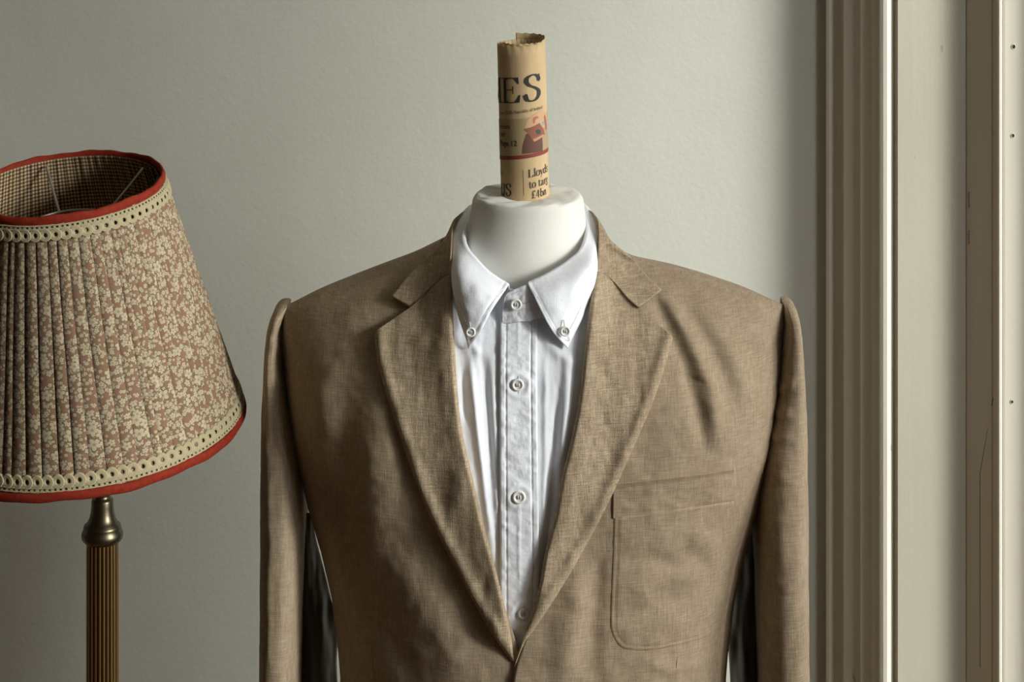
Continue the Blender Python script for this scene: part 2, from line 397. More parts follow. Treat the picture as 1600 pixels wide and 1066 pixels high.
def folds(u, v):
    h = 0.0
    # wearer's right (photo left) front
    h = h+ridge(u, v, [(606, 560), (588, 700), (584, 860), (625, 905), (672, 962), (716, 1030), (740, 1080)], 34, .0045)
    h = h+ridge(u, v, [(535, 600), (530, 760), (540, 900), (560, 1060)], 30, -.0035)
    h = h+ridge(u, v, [(500, 560), (505, 700), (515, 850)], 22, .003)
    h = h+ridge(u, v, [(650, 1066), (600, 980), (570, 930)], 18, -.003)
    h = h+ridge(u, v, [(520, 500), (570, 470), (620, 440)], 20, .0018)
    # photo right front
    h = h+ridge(u, v, [(1000, 415), (1040, 500), (1072, 570), (1092, 640), (1100, 700)], 11, -.0048)
    h = h+ridge(u, v, [(1030, 440), (1075, 520), (1110, 600), (1125, 690)], 13, .0042)
    h = h+ridge(u, v, [(1060, 460), (1110, 540), (1150, 640)], 12, -.0026)
    h = h+ridge(u, v, [(1100, 480), (1150, 560), (1175, 640)], 14, .002)
    h = h+ridge(u, v, [(1058, 585), (1080, 592), (1105, 600)], 4, -.0012)
    h = h+ridge(u, v, [(905, 900), (890, 980), (880, 1060)], 22, .004)
    h = h+ridge(u, v, [(935, 860), (925, 960), (930, 1060)], 16, -.003)
    h = h+ridge(u, v, [(1010, 1030), (1050, 1045), (1110, 1030)], 10, .0025)
    # pocket rumples
    h = h+ridge(u, v, [(965, 880), (1010, 868), (1050, 880), (1100, 860)], 14, -.002)
    h = h+ridge(u, v, [(975, 962), (1020, 950), (1060, 925)], 12, -.0025)
    h = h+ridge(u, v, [(985, 925), (1040, 905), (1110, 900)], 14, .002)
    h = h+ridge(u, v, [(1070, 830), (1110, 850), (1130, 900)], 16, .0022)
    h = h+.0009*fbm(u/46., v/70., 3)+.0005*fbm(u/26.+9, v/20., 2)
    return h
def fade(X, Z):
    e = hdep(X, Z)/D0; return np.clip(e*2.2-.25, 0, 1)
def yj(X, Z, Yg):
    u = 800+F*X/Yg; v = YH+F*(ZC-Z)/Yg
    return yf(X, Z)-folds(u, v)*fade(X, Z)
def onbody(u, v, off=0.0, fold=True, it=14):
    u = np.asarray(u, float); v = np.asarray(v, float); Y = np.full(np.broadcast(u, v).shape, 2.05)
    for _ in range(it):
        X = (u-800)*Y/F; Z = ZC-(v-YH)*Y/F
        Y = .4*Y+.6*(yj(X, Z, Y) if fold else yf(X, Z))
    Y = Y-off
    return P3(u, v, Y)
def body_uvw(G, fold=True): return onbody(G[..., 0], G[..., 1], G[..., 2], fold)

# ------------------------------------------------------------------ JACKET
jk = empty('linen_jacket', (XC, Y0, .9), 'tan linen blazer worn by the dress form, notch lapels and patch chest pocket', 'jacket')
J = lambda o: attach(o, jk)
# opening lines (under the lapels), as pixel columns -> X over Z
def open_line(pts):
    g = onbody(np.array([p[0] for p in pts], float), np.array([p[1] for p in pts], float), 0, False)
    o = np.argsort(g[:, 2]); return g[o, 2], g[o, 0]
OL = open_line([(688, 392), (684, 420), (684, 470), (690, 540), (698, 640), (716, 720), (740, 800), (768, 880), (792, 960), (812, 1020), (824, 1066), (826, 1200), (828, 1500)])
OR = open_line([(952, 392), (948, 420), (946, 470), (938, 540), (926, 640), (906, 720), (886, 800), (862, 880), (838, 950), (818, 1004), (806, 1040), (801, 1066), (796, 1130), (795, 1200), (792, 1500)])
def panel(name, line, sgn, off):
    NT_, NA = 230, 130
    t = np.linspace(0, 1, NT_)[:, None]*np.ones((1, NA)); s = np.linspace(0, 1, NA)[None, :]*np.ones((NT_, 1))
    t = 1-(1-t)**1.35
    a = np.sin(s*PI/2)**1.0
    zb = .58; Z = np.full(t.shape, .9)
    for _ in range(30):
        Xo = np.interp(Z, line[0], line[1]); Xs = XC+sgn*Wd(Z)*.9999
        X = Xo+(Xs-Xo)*a; Zn = zb+t*(ztop(X)-zb); Z = .5*Z+.5*Zn
    Yg = yf(X, Z); Y = yj(X, Z, Yg)
    Y = Y-off*np.clip(fade(X, Z)*1.2, 0, 1)
    G = np.stack([X, Y, Z], -1)
    # turned edge along the opening
    e = G[:, :1].copy(); e[..., 1] += .004; G = np.concatenate([e, G], 1)
    o = grid_obj(name, G, M['linen'], flip=(sgn < 0)); return J(o)
panel('front_panel', OL, -1, 0.0)
panel('front_panel', OR, 1, .0035)
# back of the jacket
NT_, NA = 90, 80
t = 1-(1-np.linspace(0, 1, NT_)[:, None]*np.ones((1, NA)))**1.35; s = np.linspace(-1, 1, NA)[None, :]*np.ones((NT_, 1)); a = np.sin(s*PI/2)
Z = np.full(t.shape, .9)
for _ in range(30):
    X = XC+Wd(Z)*.9999*a; Z = .5*Z+.5*(.58+t*(np.minimum(ztop(X), 1.29)-.58))
J(grid_obj('back_panel', np.stack([X, Y0+hdep(X, Z), Z], -1), M['linen'], flip=True))

# sleeves: flattened hanging tubes. rows: v, left px, right px, centre depth, half depth
def sleeve(rows, sgn, wr):
    rows = [(a, b, c, d_2+(.016 if sgn < 0 and a > 500 else 0), e) for a, b, c, d_2, e in rows]
    R = np.array(rows, float); vs = R[:, 0]; R[:, 3] += np.interp(vs, [470, 540, 620], [0, .012, .026]); nr = 150
    vv = np.concatenate([[vs[0]], vs[0]+(vs[-1]-vs[0])*(np.linspace(0, 1, nr-1)**1.5)])
    fn = lambda k: np.interp(vv, vs, R[:, k])
    def sm(x):
        kk = np.array([1, 2, 3, 2, 1])/9.; y = np.convolve(np.pad(x, 2, 'edge'), kk, 'valid'); y[:3] = x[:3]; return y
    L, Rr, YC, HD = sm(fn(1)), sm(fn(2)), sm(fn(3)), sm(fn(4))
    n = 72; G = np.zeros((nr+1, n, 3)); th = np.linspace(0, 2*PI, n, endpoint=False)
    for i in range(nr):
        z = ZC-(vv[i]-YH)*YC[i]/F; xl = (L[i]-800)*YC[i]/F; xr = (Rr[i]-800)*YC[i]/F
        cx = (xl+xr)/2; hw = (xr-xl)/2
        c = np.cos(th); s_ = np.sin(th)
        ex_ = np.sign(c)*np.abs(c)**.72*hw; ey_ = -np.sign(s_)*np.abs(s_)**.72*HD[i]
        x = cx+ex_; y = YC[i]+ey_
        u = 800+F*x/y; v = np.full(n, vv[i])
        f = wr(u, v)*np.clip(s_*1.6+.1, 0, 1)+.0009*fbm(u/20.+5*s_, v/45., 3)
        y = y-f; x = x+c*f*.4
        G[i+1] = np.stack([x, y, np.full(n, z)], 1)
    G[0] = G[1].mean(0)
    o = grid_obj('sleeve', np.concatenate([G, G[:, :1]], 1), M['linen'], fix=True); return J(o)
rowsL = [(470.5, 446, 454, 2.150, .006), (473, 437, 455, 2.150, .018), (479, 431, 450, 2.148, .030), (490, 425.5, 445.5, 2.146, .042), (505, 421.5, 444, 2.142, .052), (535, 418.5, 444.5, 2.138, .060),
         (565, 417, 450, 2.135, .066), (616, 414.5, 460.5, 2.130, .070), (685, 412.5, 471, 2.126, .072), (748, 411.5, 477, 2.122, .073), (806, 411.5, 478.5, 2.118, .073), (845, 411, 476.5, 2.116, .073),
         (956, 410.5, 473, 2.112, .072), (1066, 409.5, 470.5, 2.108, .070), (1400, 412, 474, 2.10, .062), (1640, 416, 476, 2.09, .055)]
rowsR = [(468, 1220, 1229, 2.150, .006), (470, 1220, 1236, 2.150, .018), (477, 1222, 1241.5, 2.148, .030), (487, 1222, 1244.5, 2.146, .042), (505, 1220, 1247.5, 2.142, .052), (549, 1212.5, 1250.5, 2.138, .060),
         (584, 1205, 1252.5, 2.135, .066), (624, 1194.5, 1254.5, 2.130, .070), (661, 1186.5, 1256, 2.128, .071), (700, 1180, 1256.5, 2.126, .072), (734, 1177.5, 1257, 2.122, .073), (807, 1177.5, 1257.5, 2.118, .073),
         (897, 1181, 1258, 2.114, .073), (970, 1183, 1258.5, 2.112, .072), (1066, 1186, 1259, 2.108, .070), (1400, 1188, 1258, 2.10, .062), (1640, 1190, 1254, 2.09, .055)]
def wrL(u, v):
    return ridge(u, v, [(455, 600), (465, 800), (462, 1066)], 12, .002)+ridge(u, v, [(430, 520), (425, 700), (425, 1000)], 11, -.0015)+ridge(u, v, [(425, 512), (445, 530)], 7, .002)+ridge(u, v, [(418, 600), (450, 640)], 8, .0015)
def wrR(u, v):
    h = 0
    for (a, b, am) in (((1205, 590), (1244, 566), .003), ((1196, 618), (1236, 614), .003), ((1195, 655), (1240, 648), .0025), ((1226, 474), (1232, 492), .0015), ((1195, 700), (1235, 715), .0018), ((1190, 780), (1245, 770), .0015), ((1200, 860), (1240, 880), .0015)):
        h = h+ridge(u, v, [a, ((a[0]+b[0])/2, (a[1]+b[1])/2+2), b], 5.5, am)+ridge(u, v, [(a[0], a[1]+13), (b[0], b[1]+13)], 6, -am*.7)
    return h+ridge(u, v, [(1222, 640), (1226, 800), (1232, 1066)], 16, .0012)+ridge(u, v, [(1203, 700), (1207, 850), (1215, 1066)], 7, -.0007)
sleeve(rowsL, -1, wrL); sleeve(rowsR, 1, wrR)

# satin under-sleeve seen between sleeve and body
def under(cols, name):
    G = loft(cols, 60, 24); n, m = G.shape[:2]
    G[..., 2] += .002*fbm(G[..., 0]/9., G[..., 1]/60., 2)
    o = grid_obj(name, P3(G[..., 0], G[..., 1], G[..., 2]), M['lining'], solid=.0012); o['label'] = 'dark grey satin lining of the sleeve opening'; return J(o)
under([[(466, 800, 2.165), (474, 800, 2.163), (486, 802, 2.17)], [(462, 845, 2.16), (472, 845, 2.155), (494, 842, 2.175)], [(460, 896, 2.16), (480, 896, 2.155), (508, 896, 2.18)],
       [(460, 956, 2.16), (488, 956, 2.155), (522, 956, 2.185)], [(458, 986, 2.16), (494, 986, 2.155), (528, 986, 2.186)], [(456, 1034, 2.16), (494, 1034, 2.15), (526, 1034, 2.178)],
       [(455, 1090, 2.16), (492, 1090, 2.15), (527, 1090, 2.178)], [(455, 1250, 2.16), (490, 1250, 2.15), (520, 1250, 2.178)]], 'sleeve_lining')
under([[(1168, 800, 2.17), (1184, 800, 2.163), (1192, 800, 2.165)], [(1154, 850, 2.178), (1182, 850, 2.155), (1196, 850, 2.16)], [(1146, 900, 2.184), (1180, 900, 2.155), (1198, 900, 2.16)],
       [(1138, 970, 2.188), (1174, 970, 2.155), (1198, 970, 2.16)], [(1138, 1010, 2.188), (1172, 1010, 2.155), (1198, 1010, 2.16)], [(1141, 1066, 2.188), (1172, 1066, 2.15), (1198, 1066, 2.16)],
       [(1150, 1250, 2.178), (1176, 1250, 2.15), (1198, 1250, 2.16)]], 'sleeve_lining')

# lapels: each column runs fold edge -> outer edge ; third value is height over the chest
def lapel(rows, sgn):
    cols = []
    for r in rows:
        r = np.array(r, float)
        cols.append(r)
    n, m = 190, 54
    R = np.stack([resample(np.c_[c, np.zeros(len(c))], m, False)[:, :2] for c in cols])
    ts = np.linspace(0, len(cols)-1, n); G = np.zeros((n, m, 3))
    for j in range(m): G[:, j, :2] = catmull(R[:, j], ts)
    x = np.linspace(0, 1, m)[None, :]*np.ones((n, 1)); y = np.linspace(0, 1, n)[:, None]
    width = np.hypot(G[:, -1, 0]-G[:, 0, 0], G[:, -1, 1]-G[:, 0, 1])[:, None]
    dx = x*width                                   # px from the fold
    roll = .0085*(1-.45*y)                         # rolled fold stands proud
    off = .0068+roll*np.exp(-(dx/34.)**2)*(1-np.exp(-((dx+1.5)/4.0)**2)*.75)
    off = off*np.clip(width/30, .25, 1)
    edge = (1-x)*width
    off = off+.0022*np.exp(-((edge-9)/9.)**2)-.0012*np.exp(-(edge/2.5)**2)
    off = off+.0016*fbm(G[..., 0]/40.+20, G[..., 1]/70., 3)*np.clip(dx/20, 0, 1)
    G[..., 2] = off
    W = body_uvw(G, False)
    # underside: turn the fold back towards the shirt, and the outer edge down to the chest
    a0 = G[:, :1].copy(); a0[..., 0] += -sgn*(-1)*0; 
    inner = []
    for q, (du, do) in enumerate(((14, -.006), (7, -.003), (2.0, .001))):
        g = G[:, :1].copy(); g[..., 0] += sgn*du; g[..., 2] = np.minimum(g[..., 2]*.0+do, g[..., 2]); inner.append(body_uvw(g, False))
    e1 = G[:, -1:].copy(); e1[..., 2] -= .0016; e1[..., 0] -= sgn*.3
    e2 = G[:, -1:].copy(); e2[..., 2] -= .0030; e2[..., 0] -= sgn*5
    W = np.concatenate(inner+[W, body_uvw(e1, False), body_uvw(e2, False)], 1)
    if sgn > 0:  W = W
    o = grid_obj('lapel', W, M['linen_lapel'], flip=(sgn < 0)); J(o)
    return G
rl = [[(706, 427), (691, 434), (672.6, 450.7), (654, 469.5), (641.6, 480), (616, 497.6), (585, 518.5)],
      [(707, 470), (587, 545)], [(710, 530), (590.5, 570)], [(714, 600), (603, 615)], [(720, 660), (621, 670)], [(729, 706), (643, 735)], [(744, 770), (668, 800)],
      [(757, 826), (692, 850)], [(772, 880), (718, 900)], [(785, 932), (745, 950)], [(797, 985), (772, 996)], [(803, 1033), (800, 1034)]]
rr = [[(930, 424), (943, 427), (962, 444), (980.5, 466), (997.5, 480.5), (1024, 503), (1051.5, 527.5)],
      [(922, 476), (1045, 552)], [(914, 540), (1035, 586)], [(906, 612), (1020, 629)], [(899, 655), (1001, 674)], [(889, 700), (982, 717)], [(878, 745), (955, 777)],
      [(867, 806), (929, 828)], [(852, 862), (897, 886)], [(843, 914), (868, 934)], [(831, 956), (846, 968)], [(812, 1017), (817, 1012)], [(804, 1042), (806, 1043)]]
GL = lapel(rl, -1); GR = lapel(rr, 1)

# jacket collar: gorge/notch -> round the back of the neck
def ob(u, v, off): p = onbody(u, v, off, False); return (u, v, float(p[..., 1]))
def collar_half(cols, n, m):
    G = loft(cols, n, m, smooth_col=False); return G
KL = [[ob(706, 427, .013), ob(691, 433.5, .0105), ob(672.6, 450, .0085), ob(654, 469, .0085), ob(641.6, 479.5, .0085), ob(626, 471, .0085), ob(611, 462, .0085)],
      [ob(705, 410, .017), ob(680, 430, .010), ob(655, 443, .0085), ob(624, 446.5, .0085)],
      [ob(704.5, 390, .024), ob(692, 400, .015), ob(668, 412, .0085), ob(643, 425, .0085)],
      [(706, 366, 2.110), (698, 374, 2.1065), (680, 390, 2.106), (662, 404.5, 2.106)],
      [(710, 345, 2.135), (703, 356, 2.130), (694, 375, 2.127), (682, 389, 2.128)],
      [(722, 332, 2.165), (712, 340, 2.165), (704, 358, 2.165), (696, 379, 2.165)],
      [(742, 327, 2.195), (735, 330, 2.205), (728, 350, 2.21), (722, 375, 2.215)],
      [(780, 326, 2.215), (776, 330, 2.228), (772, 350, 2.235), (768, 380, 2.240)],
      [(822, 326, 2.22), (822, 330, 2.234), (822, 350, 2.242), (822, 380, 2.250)]]
KR = [[ob(930, 424, .013), ob(943, 427, .0105), ob(962, 443.5, .0085), ob(980.5, 465.5, .0085), ob(997.5, 480, .0085), ob(1016, 467, .0085), ob(1034, 452, .0085)],
      [ob(933, 405, .017), ob(958, 420, .010), ob(985, 440, .0085), ob(1017, 437, .0085)],
      [ob(935, 385, .024), ob(950, 395, .015), ob(975, 410, .0085), ob(1000, 418, .0085)],
      [(935.5, 362, 2.110), (944, 370, 2.1065), (962, 385, 2.107), (984, 400, 2.111)],
      [(933, 342, 2.135), (939, 352, 2.130), (950, 370, 2.127), (966, 389, 2.129)],
      [(922, 329, 2.165), (931, 338, 2.165), (940, 352, 2.165), (950, 379, 2.165)],
      [(902, 324, 2.195), (909, 327, 2.205), (916, 347, 2.21), (924, 375, 2.215)],
      [(864, 324, 2.215), (868, 328, 2.228), (874, 350, 2.235), (878, 380, 2.240)],
      [(822, 326, 2.22), (822, 330, 2.234), (822, 350, 2.242), (822, 380, 2.250)]]
def j_collar(K, flip):
    G = loft(K, 90, 30, smooth_col=False)
    W = P3(G[..., 0], G[..., 1], G[..., 2])
    e = P3(G[:, :1, 0]+(-3 if flip else 3), G[:, :1, 1]+14, G[:, :1, 2]-.001)   # inner stand, turned down behind the fold
    e[..., 0] = W[:, :1, 0]+(XC-W[:, :1, 0])*.05
    e[..., 1] = W[:, :1, 1]+(Y0-W[:, :1, 1])*.05; e[..., 2] = W[:, :1, 2]-.02
    W = np.concatenate([e, W], 1)
    return W
WL = j_collar(KL, False); WR = j_collar(KR, True)
Wc = np.concatenate([WL, WR[::-1][1:]], 0)
J(grid_obj('collar', Wc, M['linen_lapel'], solid=.0025))

# chest pocket: patch with rounded corners, top band, stitching
def in_lapel(u, v):                                # hide nothing; used for stitch trimming only
    return False
pocket_out = [(958, 809), (956, 879), (953, 962), (955.5, 990), (968, 1010.5), (987, 1017), (1019.6, 1017.5), (1059, 1010), (1100, 999.5), (1124, 984), (1135, 962), (1139, 915), (1146, 843), (1150, 783)]
po = resample(pocket_out, 120, True)[:, :2]
def pocket_row(k, n=60):                           # bottom to top rows following the outline
    a = po[60-k] if k <= 60 else po[0]; b = po[min(60+k, 119)]
    return a, b
rowsP = []
for k in range(1, 60):
    a, b = po[59-k], po[60+k]; rowsP.append([a, b])
G = np.zeros((59, 70, 3))
for i, (a, b) in enumerate(rowsP):
    tt = np.linspace(0, 1, 70)
    sag = 6*np.sin(PI*tt)*(i/58)*0
    G[i, :, 0] = a[0]+(b[0]-a[0])*tt; G[i, :, 1] = a[1]+(b[1]-a[1])*tt+sag
dd, _ = dist_poly(G[..., 0], G[..., 1], po)
G[..., 2] = .0014+.0020+.0012*(1-np.exp(-(dd/2.5)**2))-.0009*np.exp(-((dd-7.5)/1.6)**2)+.0016*np.clip(dd/60, 0, 1)
W = body_uvw(G); edge = G.copy(); edge[..., 2] = .0005
def rim(G, W, lo=.0002):
    E = G.copy(); E[..., 2] = lo; B = body_uvw(E)
    W2 = np.concatenate([B[:, :1], W, B[:, -1:]], 1)
    r0 = np.concatenate([B[:1, :1], B[:1], B[:1, -1:]], 1); r1 = np.concatenate([B[-1:, :1], B[-1:], B[-1:, -1:]], 1)
    return np.concatenate([r0, W2, r1], 0)
pk = J(grid_obj('chest_pocket', rim(G, W), M['linen'], flip=True))
band = loft([[(957, 812, 0), (1004, 806.5, 0), (1045, 800, 0), (1100, 791, 0), (1150, 783.5, 0)], [(957.5, 783, 0), (1004, 777, 0), (1050, 771, 0), (1100, 763, 0), (1150, 757, 0)], [(958, 756, 0), (1010, 750.5, 0), (1056, 745.5, 0), (1100, 740, 0), (1149.5, 732, 0)]], 26, 80)
dt = np.minimum(np.arange(26)[:, None], 99)*2.2; dtop = (25-np.arange(26)[:, None])*2.2
band[..., 2] = .0032+.0018*(1-np.exp(-((dt+.8)/1.6)**2))+.0022*np.exp(-(dtop/5.)**2)+.001*fbm(band[..., 0]/30., band[..., 1]/18., 2)*.5
o = grid_obj('pocket_band', rim(band, body_uvw(band)), M['linen'], flip=True); attach(o, jk)
def stitches(name, line, spacing, ln, wd, off, mat, parent, fn, fold=None):
    """short raised thread segments joined into one part"""
    L = resample(np.c_[np.array(line, float)[:, :2], np.zeros(len(line))], 400, True)[:, :2]
    d = np.r_[0, np.cumsum(np.linalg.norm(np.diff(L, axis=0), axis=1))]
    n = int(d[-1]/spacing); V = []; Fs = []
    for k in range(n):
        d0 = k*spacing; d1 = d0+ln
        a = np.array([np.interp(d0, d, L[:, 0]), np.interp(d0, d, L[:, 1])]); b = np.array([np.interp(d1, d, L[:, 0]), np.interp(d1, d, L[:, 1])])
        t = b-a; q = np.hypot(*t)
        if q < 1e-6: continue
        nn = np.array([-t[1], t[0]])/q*wd/2; mid = (a+b)/2
        ps = [(*(a-nn*.4), -.0002), (*(a+nn*.4), -.0002), (*(b+nn*.4), -.0002), (*(b-nn*.4), -.0002), (*(mid-nn), 0), (*(mid+nn), 0), (*mid, 1)]
        V += [(p[0], p[1], off+(p[2] if p[2] < .5 else .00035)) for p in ps]; o_ = 7*k
        Fs += [(o_, o_+4, o_+6), (o_+4, o_+3, o_+6), (o_+3, o_+2, o_+6), (o_+2, o_+5, o_+6), (o_+5, o_+1, o_+6), (o_+1, o_, o_+6)]
    V = np.array(V); Fs = [tuple(x for x in f) for f in Fs]
    W = fn(V)
    ob_ = mesh_obj(name, W, Fs, mat, None, fix=False); ob_['kind'] = 'stuff'; attach(ob_, parent); return ob_
ins = [(965, 816), (963, 879), (960, 960), (963, 986), (973, 1002), (990, 1009.5), (1019, 1010), (1057, 1002.5), (1097, 992), (1118, 979), (1128, 959), (1132, 914), (1139, 843), (1143, 790)]
stitches('pocket_stitching', ins, 3.6, 2.6, 1.3, .0038, M['thread_brown'], jk, body_uvw)
stitches('dart_seam', [(1059, 1019), (1057, 1040), (1056, 1075)], 3.2, 3.2, 1.4, .0036, M['thread_brown'], jk, body_uvw)
stitches('dart_seam', [(581, 1008), (583, 1040), (587, 1075)], 3.2, 3.2, 1.2, .0001, M['thread_brown'], jk, body_uvw)
# thin dark gorge seams between collar and lapel
def seam(line, off, w_=.0005):
    L = resample(np.c_[np.array(line, float), np.zeros(len(line))], 40, True)
    o = grid_obj('gorge_seam', tube(onbody(L[:, 0], L[:, 1], off, False), w_, 6), M['thread_brown']); J(o)
seam([(706, 427), (691, 434), (672.6, 450.7), (654, 469.5), (641.6, 480)], .0092)
seam([(930, 424), (943, 427), (962, 444), (980.5, 466), (997.5, 480.5)], .0092)

# ------------------------------------------------------------------ SHIRT
sh = empty('button_down_shirt', (0.004, 2.05, 1.0), 'white cotton button-down shirt under the tan jacket, collar unfastened to a soft V', 'shirt')
sh['label'] = 'white cotton button-down shirt showing between the lapels of the tan jacket'
S = lambda o: attach(o, sh)
SB_OFF = -.0080
def sfold(u, v):
    h = ridge(u, v, [(735, 560), (742, 640), (757, 760), (775, 900)], 7, .0034)+ridge(u, v, [(752, 540), (762, 640), (770, 760)], 6, -.0026)
    h = h+ridge(u, v, [(722, 580), (728, 660)], 5, -.0022)+ridge(u, v, [(768, 560), (774, 700), (778, 850)], 5, .0018)
    h = h+ridge(u, v, [(752, 555), (737, 540), (722, 552)], 7, .002)
    h = h+ridge(u, v, [(872, 600), (866, 700), (858, 800), (852, 880)], 7, -.003)+ridge(u, v, [(886, 560), (884, 640), (874, 740)], 8, .003)
    h = h+ridge(u, v, [(852, 560), (852, 700), (849, 860)], 5, .0016)+ridge(u, v, [(846, 520), (870, 552), (900, 570)], 8, .002)
    return h+.0009*fbm(u/22., v/60.+7, 3)
def sboff(v): return .0035-.0130*np.clip((v-760)/250., 0, 1)**1.3
def shirt_w(G): 
    H = G.copy(); H[..., 2] = G[..., 2]+sboff(G[..., 1])+sfold(G[..., 0], G[..., 1]); return onbody(H[..., 0], H[..., 1], H[..., 2], False)
lo = loft([[(690, 455, 0), (783, 475, 0)], [(690, 520, 0), (783, 540, 0)], [(700, 700, 0), (783, 700, 0)], [(725, 800, 0), (784, 800, 0)], [(760, 960, 0), (786, 960, 0)], [(782, 1075, 0), (792, 1075, 0)]], 170, 50)
S(grid_obj('shirt_front', shirt_w(lo), M['shirt'], flip=True))
lo = loft([[(837, 470, 0), (950, 455, 0)], [(837, 540, 0), (945, 540, 0)], [(837, 700, 0), (915, 700, 0)], [(838, 800, 0), (890, 800, 0)], [(838, 960, 0), (858, 960, 0)], [(838, 1075, 0), (842, 1075, 0)]], 170, 50)
S(grid_obj('shirt_front', shirt_w(lo), M['shirt'], flip=True))
# placket
lo = loft([[(781.5, 496, 0), (840, 494, 0)], [(780.5, 600, 0), (839.5, 600, 0)], [(781, 820, 0), (842, 820, 0)], [(782.5, 1075, 0), (844, 1075, 0)]], 420, 60)
u, v = lo[..., 0], lo[..., 1]; x = np.linspace(0, 1, 60)[None, :]*59.5
eL, eR = x, 59.5-x; eM = np.minimum(eL, eR)
puck = .00035*np.sin(v/4.2+np.sin(v/13.)*2.+np.where(eL < eR, 0, 2.))*np.exp(-((eM-8)/6.)**2)
lo[..., 2] = .0026+.0010*(1-np.exp(-(eM/1.6)**2))-.0008*np.exp(-((eM-10)/1.3)**2)+puck+.0005*fbm(u/18., v/14., 3)+.0006*np.exp(-((x-29)/3.)**2)*np.clip(np.sin(v/60.), 0, 1)
for (bu, bv) in ((809, 601.5), (811, 777), (818, 959)):
    d = np.hypot((u-bu), (v-bv)); lo[..., 2] += .0012*np.exp(-((d-17)/6.)**2)-.0004*np.exp(-(d/9.)**2)
def plk_w(G): 
    H = G.copy(); H[..., 2] += sboff(H[..., 1])+.0006; return onbody(H[..., 0], H[..., 1], H[..., 2], False)
ri = lo.copy(); ri[..., 2] = .0004
Wp = plk_w(lo); B = plk_w(ri); S(grid_obj('placket', np.concatenate([B[:, :1], Wp, B[:, -1:]], 1), M['shirt'], flip=True))
for line in ([(790.5, 506), (790, 600), (790.5, 820), (792.5, 1060)], [(831, 504), (830.5, 600), (832.5, 820), (834.5, 1060)]):
    stitches('placket_stitching', line, 2.9, 1.9, 1.2, .0030, M['thread_white'], sh, plk_w)

# collar leaves, folded over a stand that circles the neck
CLc = [[(794, 446.5, 2.046), (781, 466, 2.036), (768, 486, 2.030), (752, 516, 2.028), (732, 545, 2.034)],
       [(779, 438, 2.050), (764, 462, 2.034), (746, 490, 2.028), (728, 530, 2.034)],
       [(760, 424.5, 2.056), (742, 450, 2.038), (728, 480, 2.032), (719, 505, 2.040)],
       [(741, 405, 2.068), (722, 432, 2.048), (713, 460, 2.044), (711, 478, 2.050)],
       [(727, 389, 2.082), (710.5, 413, 2.066), (706, 440, 2.060), (706, 462, 2.064)],
       [(721, 371, 2.104), (707, 388, 2.095), (703, 415, 2.086), (703, 445, 2.085)],
       [(724, 352, 2.132), (707.5, 361, 2.130), (704, 385, 2.122), (704, 420, 2.12)],
       [(732, 336, 2.160), (716, 339, 2.164), (712, 360, 2.16), (711, 395, 2.16)],
       [(744, 322, 2.185), (736, 320, 2.194), (732, 340, 2.195), (730, 375, 2.195)],
       [(775, 313, 2.204), (772, 313, 2.214), (770, 335, 2.216), (768, 370, 2.218)],
       [(822, 310, 2.210), (822, 310, 2.222), (822, 332, 2.224), (822, 368, 2.226)]]
CRc = [[(824, 444, 2.044), (834, 464, 2.033), (845, 487, 2.028), (862, 517, 2.026), (887, 545, 2.032)],
       [(845, 435, 2.048), (860, 462, 2.032), (876, 492, 2.028), (896, 526, 2.036)],
       [(868, 423, 2.056), (884, 448, 2.038), (898, 475, 2.034), (909, 500, 2.042)],
       [(891, 408, 2.068), (908, 432, 2.048), (916, 458, 2.046), (917, 480, 2.052)],
       [(910, 391, 2.082), (927, 412, 2.066), (930, 438, 2.060), (929, 462, 2.064)],
       [(919, 370, 2.104), (933, 385, 2.095), (936, 412, 2.086), (935, 445, 2.085)],
       [(919, 350, 2.132), (934, 358, 2.130), (937, 385, 2.122), (937, 420, 2.12)],
       [(912, 332, 2.160), (927, 334, 2.164), (931, 358, 2.16), (932, 395, 2.16)],
       [(900, 318, 2.185), (908, 315, 2.194), (913, 338, 2.195), (915, 375, 2.195)],
       [(870, 311, 2.204), (873, 311, 2.214), (876, 335, 2.216), (878, 370, 2.218)],
       [(822, 310, 2.210), (822, 310, 2.222), (822, 332, 2.224), (822, 368, 2.226)]]
def leaf(K):
    G = loft(K, 110, 40)
    y = np.linspace(0, 1, 40)[None, :]
    G[..., 2] += -.0008*fbm(G[..., 0]/25., G[..., 1]/25., 2)*np.sin(PI*y)
    # stitched edge: slight groove a few px inside the front edge and the outer edge
    W = P3(G[..., 0], G[..., 1], G[..., 2])
    ed, _ = dist_poly(G[..., 0], G[..., 1], [(c[0], c[1]) for c in K[0]]+[(c[-1][0], c[-1][1]) for c in K[1:5]])
    W[..., 1] += .0006*np.exp(-((ed-7)/1.6)**2)-.0004*np.exp(-((ed-3.0)/2.)**2)*(1+.8*np.sin(G[..., 1]/2.6))
    # inner stand: turn over the fold and drop inside
    top = W[:, :1]; inn = []
    for (k, dz) in ((.03, .0015), (.07, -.001), (.09, -.010), (.10, -.022), (.10, -.034)):
        q = top.copy(); q[..., 0] += (XC-.006-q[..., 0])*k; q[..., 1] += (2.135-q[..., 1])*k; q[..., 2] += dz; inn.append(q)
    return np.concatenate(inn[::-1]+[W], 1)
A = leaf(CLc); Bq = leaf(CRc)
S(grid_obj('collar', np.concatenate([A, Bq[::-1][1:]], 0), M['shirt'], solid=.0014))
